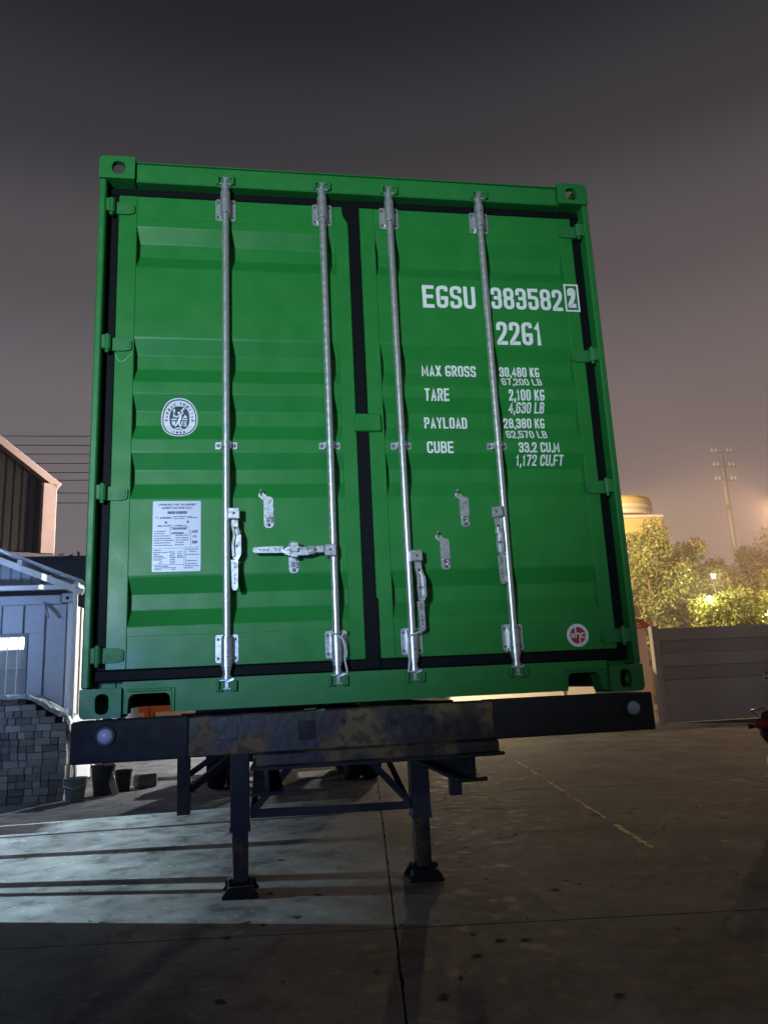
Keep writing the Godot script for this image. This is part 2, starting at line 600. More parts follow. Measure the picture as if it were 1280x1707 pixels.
# a line of lettering; the box is x0..x1 at its foot and h high
func letters(out: Array, text: String, x0: float, x1: float, y: float, h: float, stroke := 0.165, xf := Transform2D.IDENTITY) -> void:
	var units := 0.0
	var wide := []
	for ch in text:
		var w := 1.0
		if ch == "M": w = 1.25
		elif ch == " ": w = 0.42
		elif ch == "." or ch == ",": w = 0.30
		elif ch == "1" or ch == "I": w = 0.72
		wide.append(w)
		units += w + 0.17
	units -= 0.17
	var k := (x1 - x0) / units
	var x := x0
	var s := stroke * h
	for i in text.length():
		var ch := text[i]
		var w: float = wide[i] * k
		if GLYPHS.has(ch):
			for st in GLYPHS[ch]:
				var p := []
				for j in range(1, st.size(), 3):
					p.append(Vector3(x + s * 0.5 + st[j] * (w - s), y + s * 0.5 + st[j + 1] * (h - s), st[j + 2]))
				var path := soften(p, 0.2 * h, st[0] == 9)
				# square ends run half a stroke on where they are flush with the box
				for q in path.size():
					path[q] = xf * path[q]
				if st[0] != 9:
					path[0] += (path[0] - path[1]).normalized() * s * 0.45
					path[-1] += (path[-1] - path[-2]).normalized() * s * 0.45
				ribbon(out, path, s, st[0] == 9)
		x += w + 0.17 * k

func fill(into: Array, pts: PackedVector2Array) -> void:
	var out := PackedVector2Array()
	for i in Geometry2D.triangulate_polygon(pts):
		out.append(pts[i])
	into.append(out)

func oval(cx: float, cy: float, rx: float, ry: float, pw := 2.0, n := 40) -> PackedVector2Array:
	var p := PackedVector2Array()
	for i in n:
		var a := TAU * i / n
		p.append(Vector2(cx + rx * signf(cos(a)) * pow(absf(cos(a)), 2.0 / pw), cy + ry * signf(sin(a)) * pow(absf(sin(a)), 2.0 / pw)))
	return p

func rect(x0: float, y0: float, x1: float, y1: float, r := 0.0) -> PackedVector2Array:
	if r <= 0.0:
		return PackedVector2Array([Vector2(x0, y0), Vector2(x1, y0), Vector2(x1, y1), Vector2(x0, y1)])
	return soften([Vector3(x0, y0, 1), Vector3(x1, y0, 1), Vector3(x1, y1, 1), Vector3(x0, y1, 1)], r, true)

# ---------------------------------------------------------------- the container
# arc of the given radius round one corner of a rectangle whose outward diagonal is q, running anticlockwise
func round_corner(c: Vector2, _dir: Vector2, r: float, q: Vector2) -> PackedVector2Array:
	var m := c - q * r
	var p := PackedVector2Array()
	var a0: float = {Vector2(1, 1): 0.0, Vector2(-1, 1): PI / 2, Vector2(-1, -1): PI, Vector2(1, -1): 1.5 * PI}[q]
	for k in 6:
		p.append(m + Vector2.from_angle(a0 + PI / 2 * k / 5.0) * r)
	return p

func casting(parent: Node, cx: float, cy: float, top: bool) -> void:
	var sx := signf(cx)
	var root := CSGCombiner3D.new()
	root.name = "corner_casting"
	root.material_override = M.green_steel
	parent.add_child(root, true)
	root.position = Vector3(cx, cy, -0.089)
	var body := CSGMesh3D.new()
	body.name = "body"
	var oc := PackedVector2Array()
	for q in [Vector2(-1, -1), Vector2(1, -1), Vector2(1, 1), Vector2(-1, 1)]:
		var outer: bool = q.x == sx and (q.y > 0) == top
		oc.append_array(round_corner(Vector2(q.x * 0.081, q.y * 0.059), Vector2(-q.x, 0) if q.x * q.y > 0 else Vector2(0, -q.y), 0.024 if outer else 0.005, q))
	body.mesh = MB.new().prism(oc, -0.089, 0.089).mesh()
	root.add_child(body)
	var hole := func(nm: String, pts: PackedVector2Array, depth: float, basis: Basis, at: Vector3) -> void:
		var p := CSGPolygon3D.new()
		p.name = nm
		p.polygon = pts
		p.depth = depth
		p.operation = CSGShape3D.OPERATION_SUBTRACTION
		p.transform = Transform3D(basis, at)
		root.add_child(p)
	var cav := CSGBox3D.new()
	cav.name = "hollow"
	cav.size = Vector3(0.106, 0.062, 0.122)
	cav.operation = CSGShape3D.OPERATION_SUBTRACTION
	root.add_child(cav)
	# end, side and top or bottom openings (CSGPolygon3D runs from z = 0 to -depth)
	var end_hole := rect(-0.027, -0.041, 0.027, 0.041, 0.05)
	if top:
		end_hole = soften([Vector3(-0.034, -0.006, 1), Vector3(-0.012, -0.040, 1), Vector3(0.030, -0.030, 1), Vector3(0.034, 0.030, 1), Vector3(-0.020, 0.036, 1)], 0.03, true)
		if sx > 0:
			for i in end_hole.size():
				end_hole[i].x = -end_hole[i].x
	hole.call("end_hole", end_hole, 0.08, Basis.IDENTITY, Vector3(-0.006 * sx, -0.002, 0.1))
	hole.call("side_hole", rect(-0.04, -0.027, 0.04, 0.027, 0.05), 0.08, Basis(Vector3.UP, PI / 2 * sx), Vector3(0.1 * sx, 0, 0))
	hole.call("face_hole", rect(-0.033, -0.062, 0.033, 0.062, 0.05), 0.08, Basis(Vector3.RIGHT, -PI / 2 if top else PI / 2), Vector3(0, 0.08 if top else -0.08, 0))

func rivet(mb: MB, x: float, y: float, z: float, r := 0.006) -> void:
	mb.lathe([Vector2(0.0001, r * 0.8), Vector2(r * 0.7, r * 0.65), Vector2(r, 0.0), Vector2(r, -0.004)], Transform3D(Basis(Vector3.RIGHT, PI / 2), Vector3(x, y, z)), 10)

# lever: hub at the origin, grip hanging towards -y, facing +z
func handle(door: Node, at: Vector3, turn_z: float, mirror := 1.0, turn_y := 0.0) -> void:
	var h := MB.new()
	var X := mirror
	h.box(Vector3(minf(0.0, 0.054 * X), -0.026, -0.014), Vector3(maxf(0.0, 0.054 * X), 0.026, 0.014), 0.004)
	var cx := 0.032 * X
	h.box(Vector3(cx - 0.016, -0.062, -0.008), Vector3(cx + 0.016, -0.027, 0.008), 0.003)
	# forked middle: two bent straps round a slot
	h.bar(Vector3(cx - 0.008, -0.062, 0.001), Vector3(cx - 0.006 + 0.004 * X, -0.10, 0.006), 0.010, 0.009, Vector3.BACK)
	h.bar(Vector3(cx - 0.002, -0.10, 0.006), Vector3(cx - 0.009, -0.14, 0.008), 0.009, 0.009, Vector3.BACK)
	h.bar(Vector3(cx - 0.009, -0.14, 0.008), Vector3(cx - 0.006, -0.19, 0.006), 0.009, 0.009, Vector3.BACK)
	h.bar(Vector3(cx + 0.010, -0.062, 0.001), Vector3(cx + 0.021, -0.10, 0.008), 0.010, 0.009, Vector3.BACK)
	h.bar(Vector3(cx + 0.021, -0.098, 0.008), Vector3(cx + 0.021, -0.182, 0.008), 0.012, 0.010, Vector3.BACK)
	h.bar(Vector3(cx + 0.021, -0.18, 0.006), Vector3(cx + 0.002, -0.215, 0.003), 0.012, 0.009, Vector3.BACK)
	h.box(Vector3(cx - 0.008, -0.20, -0.006), Vector3(cx + 0.022, -0.07, -0.001))
	# tapered grip
	var g := PackedVector2Array([Vector2(cx - 0.017, -0.205), Vector2(cx + 0.014, -0.205), Vector2(cx + 0.012, -0.327), Vector2(cx + 0.006, -0.337), Vector2(cx - 0.008, -0.337), Vector2(cx - 0.013, -0.327)])
	h.prism(g, -0.005, 0.007)
	var o := part(door, "lock_handle", h.mesh(), M.galv_plate, at)
	o.rotation = Vector3(0, turn_y, turn_z)
	var b := MB.new()
	rivet(b, 0.028 * X, 0.0, 0.014, 0.007)
	b.box(Vector3(cx - 0.001, -0.147, -0.001), Vector3(cx + 0.012, -0.138, 0.004))
	for k in 6:   # characters pressed into the grip
		var yy := -0.222 - k * 0.017
		if k != 2:
			b.box(Vector3(cx - 0.004, yy - 0.003, 0.0068), Vector3(cx + 0.003, yy + 0.003, 0.0072)).box(Vector3(cx - 0.004, yy + 0.005, 0.0068), Vector3(cx + 0.003, yy + 0.0075, 0.0072))
	var o2 := part(door, "handle_bolt", b.mesh(), M.bolt, at)
	o2.set_meta("kind", "stuff")
	o2.rotation = o.rotation

func catch_plate(door: Node, cx: float, cy: float, hook := true) -> void:
	var p := MB.new()
	p.prism(rect(cx - 0.0215, cy - 0.072, cx + 0.0215, cy + 0.072, 0.03), DZ, DZ + 0.006)
	p.box(Vector3(cx - 0.016, cy - 0.03, DZ + 0.005), Vector3(cx + 0.014, cy - 0.022, DZ + 0.024), 0.002)
	p.box(Vector3(cx + 0.006, cy - 0.05, DZ + 0.005), Vector3(cx + 0.014, cy - 0.024, DZ + 0.020), 0.002)
	part(door, "handle_catch", p.mesh(), M.galv_plate)
	var b := MB.new()
	rivet(b, cx, cy + 0.055, DZ + 0.006, 0.009)
	rivet(b, cx, cy - 0.058, DZ + 0.006, 0.009)
	b.box(Vector3(cx - 0.010, cy - 0.044, DZ + 0.0055), Vector3(cx + 0.005, cy - 0.034, DZ + 0.0075))
	part(door, "catch_rivet", b.mesh(), M.bolt).set_meta("kind", "stuff")
	if hook:
		var k := MB.new()
		# swivelling cover, turned aside on its rivet
		var tilt := Transform3D(Basis(Vector3.BACK, 0.85), Vector3(cx - 0.002, cy + 0.052, DZ + 0.008))
		k.prism(rect(-0.013, -0.010, 0.013, 0.052, 0.02), 0.0, 0.005, tilt)
		k.tube([tilt * Vector3(0.0, 0.040, 0.004), tilt * Vector3(0.006, 0.052, 0.018), tilt * Vector3(0.016, 0.056, 0.022)], 0.005, 7)
		part(door, "catch_hook", k.mesh(), M.galv)

func lock_gear(door: Node, x: float) -> void:
	var zc := -0.032
	var r := 0.0165
	part(door, "lock_rod", MB.new().tube([Vector3(x, 0.135, zc), Vector3(x, 2.48, zc)], r, 20).mesh(), M.galv)
	# guide brackets: a plate, a housing round the rod, collars
	for e in [[2.308, 2.424, 1.0], [0.203, 0.321, -1.0]]:
		var b := MB.new()
		b.prism(rect(x - 0.048, e[0], x + 0.048, e[1], 0.012), DZ, DZ + 0.006)
		var m: float = (e[0] + e[1]) * 0.5
		var s: float = e[2]
		b.tube([Vector3(x, m - 0.058 + 0.02 * s, zc), Vector3(x, m + 0.058 + 0.02 * s, zc)], 0.0245, 20)
		b.box(Vector3(x - 0.024, m - 0.05, DZ + 0.004), Vector3(x + 0.024, m + 0.05, zc), 0.003)
		b.tube([Vector3(x, m - 0.072 + 0.02 * s, zc), Vector3(x, m - 0.060 + 0.02 * s, zc)], 0.021, 18)
		b.tube([Vector3(x, m + 0.060 + 0.02 * s, zc), Vector3(x, m + 0.072 + 0.02 * s, zc)], 0.021, 18)
		part(door, "rod_bracket", b.mesh(), M.galv_plate)
		var k := MB.new()
		for px in [-0.036, 0.036]:
			for py in [-0.040, 0.040]:
				rivet(k, x + px, m + py, DZ + 0.006, 0.0065)
		for py in [-0.035, 0.045]:
			k.tube([Vector3(x + 0.004, m + py, zc + 0.020), Vector3(x + 0.004, m + py, zc + 0.0247)], 0.004, 8)
		part(door, "bracket_bolt", k.mesh(), M.bolt).set_meta("kind", "stuff")
	# strap at half height
	var st := MB.new()
	for s in [-1.0, 1.0]:
		st.prism(rect(x + s * 0.034 - 0.015, 1.152, x + s * 0.034 + 0.015, 1.185, 0.006), DZ, DZ + 0.006)
		st.bar(Vector3(x + s * 0.024, 1.1685, DZ + 0.004), Vector3(x + s * 0.019, 1.1685, zc), 0.006, 0.030, Vector3.UP)
	st.tube([Vector3(x, 1.154, zc), Vector3(x, 1.183, zc)], 0.0205, 18)
	part(door, "rod_strap", st.mesh(), M.galv_plate)
	var sk := MB.new()
	rivet(sk, x - 0.036, 1.1685, DZ + 0.006, 0.008)
	rivet(sk, x + 0.036, 1.1685, DZ + 0.006, 0.008)
	sk.tube([Vector3(x + 0.003, 1.172, zc + 0.018), Vector3(x + 0.003, 1.172, zc + 0.0213)], 0.004, 8)
	part(door, "strap_rivet", sk.mesh(), M.bolt).set_meta("kind", "stuff")
	# cams that hook behind the keepers on header and sill
	for e in [[2.475, 1.0], [0.138, -1.0]]:
		var y: float = e[0]
		var s: float = e[1]
		var c := MB.new()
		c.tube([Vector3(x, y - 0.012 * s, zc), Vector3(x, y + 0.004 * s, zc)], 0.021, 16)
		c.box(Vector3(x - 0.009, y, zc - 0.014), Vector3(x + 0.009, y + 0.046 * s, zc + 0.014), 0.003)
		c.box(Vector3(x - 0.030, y + 0.004 * s, zc - 0.02), Vector3(x + 0.012, y + 0.012 * s, zc + 0.022), 0.002)
		c.bar(Vector3(x + 0.004, y + 0.012 * s, zc + 0.012), Vector3(x + 0.030, y + 0.004 * s, zc + 0.016), 0.008, 0.012, Vector3.BACK)
		c.box(Vector3(x - 0.016, y + 0.040 * s, zc - 0.015), Vector3(x + 0.020, y + 0.047 * s, zc + 0.02), 0.002)
		c.tube([Vector3(x, y + 0.026 * s, zc + 0.012), Vector3(x, y + 0.026 * s, zc + 0.018)], 0.007, 10)
		part(door, "rod_cam", c.mesh(), M.galv_plate)

func keeper(parent: Node, x: float, y: float, s: float) -> void:
	var k := MB.new()
	for e in [-1.0, 1.0]:
		k.box(Vector3(x + e * 0.036 - 0.007, y - 0.02, -0.03), Vector3(x + e * 0.036 + 0.007, y + 0.024, -0.004), 0.003)
		k.box(Vector3(x + e * 0.030 - 0.012, y + 0.014 * s, -0.03), Vector3(x + e * 0.030 + 0.012, y + 0.022 * s, -0.008), 0.002)
	k.box(Vector3(x - 0.040, y - 0.018, -0.030), Vector3(x + 0.040, y + 0.022, -0.0205))
	part(parent, "cam_keeper", k.mesh(), M.green_hinge)

func hinge(door: Node, y: float, s: float) -> void:
	var k := MB.new()
	var pts := PackedVector2Array([Vector2(1.165, -0.031), Vector2(1.09, -0.031), Vector2(1.066, -0.025), Vector2(1.060, -0.018), Vector2(1.060, 0.018), Vector2(1.066, 0.025), Vector2(1.09, 0.031), Vector2(1.165, 0.031)])
	for i in pts.size():
		pts[i].x *= s
		pts[i].y += y
	k.prism(pts, DZ - 0.004, DZ + 0.014)
	k.tube([Vector3(1.163 * s, y - 0.034, -0.034), Vector3(1.163 * s, y + 0.034, -0.034)], 0.017, 12)
	k.box(Vector3(minf(1.165 * s, 1.212 * s), y - 0.033, -0.05), Vector3(maxf(1.165 * s, 1.212 * s), y + 0.033, -0.014), 0.004)
	k.prism(rect(minf(1.068 * s, 1.082 * s), y - 0.016, maxf(1.068 * s, 1.082 * s), y + 0.016, 0.004), DZ + 0.014, DZ + 0.018)
	k.tube([Vector3(1.163 * s, y - 0.046, -0.034), Vector3(1.163 * s, y + 0.042, -0.034)], 0.009, 10)
	part(door, "hinge", k.mesh(), M.green_hinge)

func door_panel(x0: float, x1: float) -> ArrayMesh:
	var mb := MB.new()
	var prof := [Vector2(2.303, DZ)]
	for i in BENDS.size():
		prof.append(Vector2(BENDS[i], DZ if i % 4 == 0 or i % 4 == 3 else RZ))
	prof.append(Vector2(0.328, DZ))
	# soften each bend with a narrow strip, as pressed sheet has
	var soft := []
	for i in prof.size():
		if i == 0 or i == prof.size() - 1:
			soft.append(prof[i])
			continue
		var a: Vector2 = prof[i]
		soft.append(a + (prof[i - 1] - a).normalized() * 0.0045)
		soft.append(a.lerp((prof[i - 1] + prof[i + 1]) * 0.5, 0.02))
		soft.append(a + (prof[i + 1] - a).normalized() * 0.0045)
	mb.sheet(soft, Vector3(x0, 0, 0), Vector3.UP, Vector3.BACK, Vector3(x1 - x0, 0, 0), Vector3.BACK)
	mb.sheet(soft, Vector3(x0, 0, -0.0022), Vector3.UP, Vector3.BACK, Vector3(x1 - x0, 0, 0), Vector3.FORWARD)
	return mb.mesh()

func make_container() -> void:
	var c := thing("shipping_container", "bright green steel shipping container with its closed doors, riding on the black chassis", "container", Vector3(0, B, 0))
	for s in [-1.0, 1.0]:
		casting(c, s * 1.138, 2.532, true)
		casting(c, s * 1.138, 0.059, false)
		for y in [0.0, 2.473]:
			part(c, "corner_casting", bx(s * 1.138 - 0.081, y, -6.058, s * 1.138 + 0.081, y + 0.118, -5.88, 0.008), M.green_steel)
		# rear posts: an outer flange and a return towards the doors
		var p := MB.new()
		p.box(Vector3(minf(s * 1.185, s * 1.216), 0.119, -0.12), Vector3(maxf(s * 1.185, s * 1.216), 2.472, -0.004), 0.006)
		p.box(Vector3(minf(s * 1.10, s * 1.2155), 0.120, -0.17), Vector3(maxf(s * 1.10, s * 1.2155), 2.471, -0.110))
		part(c, "corner_post", p.mesh(), M.green_steel)
		part(c, "corner_post", bx(minf(s * 1.13, s * 1.214), 0.119, -6.05, maxf(s * 1.13, s * 1.214), 2.472, -5.93, 0.01), M.green_steel)
		part(c, "top_rail", bx(minf(s * 1.15, s * 1.212), 2.50, -5.879, maxf(s * 1.15, s * 1.212), 2.56, -0.179, 0.006), M.green_steel)
		part(c, "bottom_rail", bx(minf(s * 1.155, s * 1.20), 0.02, -5.879, maxf(s * 1.155, s * 1.20), 0.175, -0.179, 0.004), M.green_steel)
		# corrugated side sheet
		var prof := []
		var z := -0.19
		while z > -5.85:
			prof.append(Vector2(-z, 0.0)); prof.append(Vector2(-z + 0.072, 0.0))
			prof.append(Vector2(-z + 0.14, -0.036)); prof.append(Vector2(-z + 0.21, -0.036))
			z -= 0.278
		part(c, "side_wall", MB.new().sheet(prof, Vector3(s * 1.205, 0.172, 0), Vector3.FORWARD, Vector3(s, 0, 0), Vector3(0, 2.33, 0), Vector3(s, 0, 0)).mesh(), M.green)
	part(c, "roof", bx(-1.16, 2.52, -5.99, 1.16, 2.55, -0.12), M.green)
	part(c, "front_wall", bx(-1.14, 0.12, -6.03, 1.14, 2.50, -5.99), M.green)
	part(c, "floor", bx(-1.15, 0.15, -5.97, 1.15, 0.178, -0.16), M.black)
	for k in 17:
		part(c, "cross_member", bx(-1.15, 0.032, -0.72 - k * 0.31, 1.15, 0.148, -0.675 - k * 0.31), M.chassis)
	# header with its lip
	var hd := MB.new()
	hd.box(Vector3(-1.056, 2.474, -0.11), Vector3(1.056, 2.572, -0.022), 0.005)
	hd.box(Vector3(-1.056, 2.5725, -0.13), Vector3(1.056, 2.578, -0.016), 0.002)
	hd.box(Vector3(-1.12, 2.448, -0.16), Vector3(1.12, 2.49, -0.112))
	part(c, "header", hd.mesh(), M.green_steel)
	# sill with the two fork notches
	var sl := MB.new()
	var sp := PackedVector2Array()
	for q in soften([Vector3(-1.056, 0.142, 0), Vector3(1.056, 0.142, 0), Vector3(1.056, 0.014, 0), Vector3(1.026, 0.014, 0), Vector3(1.014, 0.092, 1), Vector3(0.870, 0.092, 1), Vector3(0.862, 0.014, 0),
			Vector3(-0.862, 0.014, 0), Vector3(-0.868, 0.092, 1), Vector3(-1.030, 0.092, 1), Vector3(-1.036, 0.014, 0), Vector3(-1.056, 0.014, 0)], 0.025, false):
		sp.append(q)
	sl.prism(sp, -0.12, -0.022)
	for s in [-1.0, 1.0]:   # stiffening frame round each notch
		sl.box(Vector3(minf(s * 0.846, s * 0.861), 0.014, -0.06), Vector3(maxf(s * 0.846, s * 0.861), 0.112, -0.016), 0.003)
		sl.box(Vector3(minf(s * 0.861, s * 1.035), 0.100, -0.05), Vector3(maxf(s * 0.861, s * 1.035), 0.112, -0.0165), 0.003)
	sl.box(Vector3(-1.12, 0.12, -0.17), Vector3(1.12, 0.152, -0.122))
	part(c, "sill", sl.mesh(), M.green_steel)
	part(c, "seal_tag", MB.new().box(Vector3(-0.30, 0.004, -0.012), Vector3(-0.262, 0.024, 0.014), 0.003, Transform3D(Basis(Vector3.BACK, 0.18), Vector3(0.03, -0.02 + 0.04, 0.0))).bar(Vector3(-0.32, -0.005, 0.012), Vector3(-0.268, -0.002, 0.012), 0.006, 0.004).mesh(), M.green_hinge)
	# weather seal all round the doors
	var gk := MB.new()
	gk.box(Vector3(-1.18, 2.422, -0.105), Vector3(1.18, 2.4545, DZ + 0.004), 0.004)
	gk.box(Vector3(-1.18, 2.43, -0.109), Vector3(1.18, 2.4735, DZ - 0.02))
	gk.box(Vector3(-1.18, 0.144, -0.105), Vector3(1.18, 0.192, DZ + 0.003), 0.006)
	for s in [-1.0, 1.0]:
		gk.box(Vector3(minf(s * 1.133, s * 1.1845), 0.15, -0.104), Vector3(maxf(s * 1.133, s * 1.1845), 2.43, DZ - 0.006), 0.006)
	part(c, "door_seal", gk.mesh(), M.rubber)
	for x in [-0.637, -0.169, 0.167, 0.634]:
		keeper(c, x, 2.50, 1.0)
		keeper(c, x, 0.105, -1.0)

	# left door
	var L := part(c, "door", door_panel(-1.05, -0.108), M.green)
	L.set_meta("label", "left door leaf with a data plate and oval sticker")
	var R := part(c, "door", door_panel(0.092, 1.068), M.green)
	R.set_meta("label", "right door leaf with white lettering")
	var frames := [[L, -1.134, -1.05, -0.108, -0.04], [R, 0.016, 0.092, 1.068, 1.134]]
	for f in frames:
		var d: Node = f[0]
		part(d, "door_stile", bx(f[1], 0.193, -0.11, f[2], 2.421, DZ + 0.003, 0.003), M.green)
		part(d, "door_stile", bx(f[3], 0.193, -0.11, f[4], 2.421, DZ + 0.003, 0.003), M.green)
		part(d, "door_rail", bx(f[2], 2.301, -0.11, f[3], 2.4205, DZ + 0.0015, 0.002), M.green)
		part(d, "door_rail", bx(f[2], 0.1935, -0.11, f[3], 0.330, DZ + 0.0015, 0.002), M.green)
	for y in [2.345, 1.648, 0.948, 0.252]:
		hinge(L, y, -1.0)
	for y in [2.335, 1.642, 0.962, 0.252]:
		hinge(R, y, 1.0)
	lock_gear(L, -0.637)
	lock_gear(L, -0.169)
	lock_gear(R, 0.167)
	lock_gear(R, 0.634)
	# flap of the seal between the leaves, broader at its head
	var flap := MB.new()
	flap.prism(PackedVector2Array([Vector2(-0.039, 0.150), Vector2(0.015, 0.150), Vector2(0.013, 2.43), Vector2(-0.070, 2.43), Vector2(-0.070, 2.385), Vector2(-0.062, 2.36), Vector2(-0.046, 2.335), Vector2(-0.039, 2.30)]), DZ - 0.01, DZ + 0.011)
	flap.box(Vector3(-0.041, 0.150, DZ), Vector3(0.024, 0.46, DZ + 0.013), 0.003)
	part(R, "centre_seal", flap.mesh(), M.rubber)
	part(R, "door_bracket", bx(-0.052, 1.238, DZ + 0.002, 0.076, 1.325, DZ + 0.022, 0.006), M.green)
	# levers and catches
	handle(L, Vector3(-0.632, 0.842, -0.006), 0.0)
	handle(L, Vector3(-0.187, 0.645, -0.006), -PI / 2, -1.0)
	part(L, "catch_keep", MB.new().box(Vector3(-0.366, 0.664, -0.03), Vector3(-0.324, 0.712, 0.006), 0.006).box(Vector3(-0.362, 0.640, -0.004), Vector3(-0.328, 0.668, 0.008), 0.004).mesh(), M.galv)
	handle(R, Vector3(0.172, 0.638, -0.006), 0.02)
	handle(R, Vector3(0.622, 0.840, -0.004), 0.02, -1.0, -0.75)
	catch_plate(L, -0.452, 0.858)
	catch_plate(L, -0.345, 0.652, false)
	catch_plate(R, 0.453, 0.850)
	catch_plate(R, 0.347, 0.652)
	# steel seal ropes looped through the inner brackets
	part(L, "seal_rope", MB.new().tube([Vector3(-0.195, 0.318, -0.002), Vector3(-0.165, 0.295, 0.002), Vector3(-0.142, 0.28, -0.01), Vector3(-0.135, 0.24, -0.012), Vector3(-0.138, 0.19, -0.015), Vector3(-0.130, 0.15, -0.014), Vector3(-0.132, 0.11, -0.016)], 0.0045, 7).tube([Vector3(-0.13, 0.315, -0.015), Vector3(-0.148, 0.295, -0.008), Vector3(-0.137, 0.25, -0.012)], 0.0045, 7).mesh(), M.rope)
	part(R, "seal_rope", MB.new().tube([Vector3(0.215, 0.305, -0.018), Vector3(0.18, 0.295, 0.0), Vector3(0.15, 0.285, -0.004), Vector3(0.143, 0.24, -0.012), Vector3(0.145, 0.18, -0.014), Vector3(0.138, 0.13, -0.012)], 0.0045, 7).mesh(), M.rope)

	# white lettering
	var t := []
	for l in [["EGSU", 0.316, 0.586, 1.886, 0.122, 0.158], ["383582", 0.668, 1.046, 1.891, 0.118, 0.158], ["22G1", 0.682, 0.918, 1.698, 0.124, 0.158],
			["MAX GROSS", 0.296, 0.570, 1.536, 0.060, 0.158], ["30,480 KG", 0.691, 0.898, 1.541, 0.053, 0.158], ["67,200 LB", 0.692, 0.897, 1.486, 0.045, 0.158],
			["TARE", 0.296, 0.418, 1.400, 0.062, 0.158], ["2,100 KG", 0.717, 0.899, 1.406, 0.057, 0.158], ["4,630 LB", 0.718, 0.900, 1.350, 0.050, 0.158],
			["PAYLOAD", 0.294, 0.506, 1.269, 0.058, 0.158], ["28,380 KG", 0.690, 0.900, 1.274, 0.051, 0.158], ["62,570 LB", 0.692, 0.898, 1.214, 0.044, 0.158],
			["CUBE", 0.292, 0.421, 1.136, 0.058, 0.158], ["33.2 CU.M", 0.744, 0.950, 1.140, 0.051, 0.158], ["1,172 CU.FT", 0.730, 0.971, 1.080, 0.050, 0.158]]:
		t = []
		letters(t, l[0], l[1], l[2], l[3], l[4], l[5])
		part(R, "lettering", lay(t, 0.0025), M.letter)
	t = []
	letters(t, "2", 1.074, 1.118, 1.910, 0.110, 0.2)
	ribbon(t, rect(1.062, 1.892, 1.131, 2.036), 0.009, true)
	part(R, "lettering", lay(t, DZ + 0.006, false), M.letter)

	t = []
	ribbon(t, soften([Vector3(-1.132, 1.605, 0), Vector3(-1.118, 1.572, 1), Vector3(-1.098, 1.566, 1), Vector3(-1.056, 1.612, 0)], 0.02, false), 0.0022)
	part(L, "paint_scratch", lay(t, DZ + 0.0036, false), M.scratch)

	make_stickers(L, R)

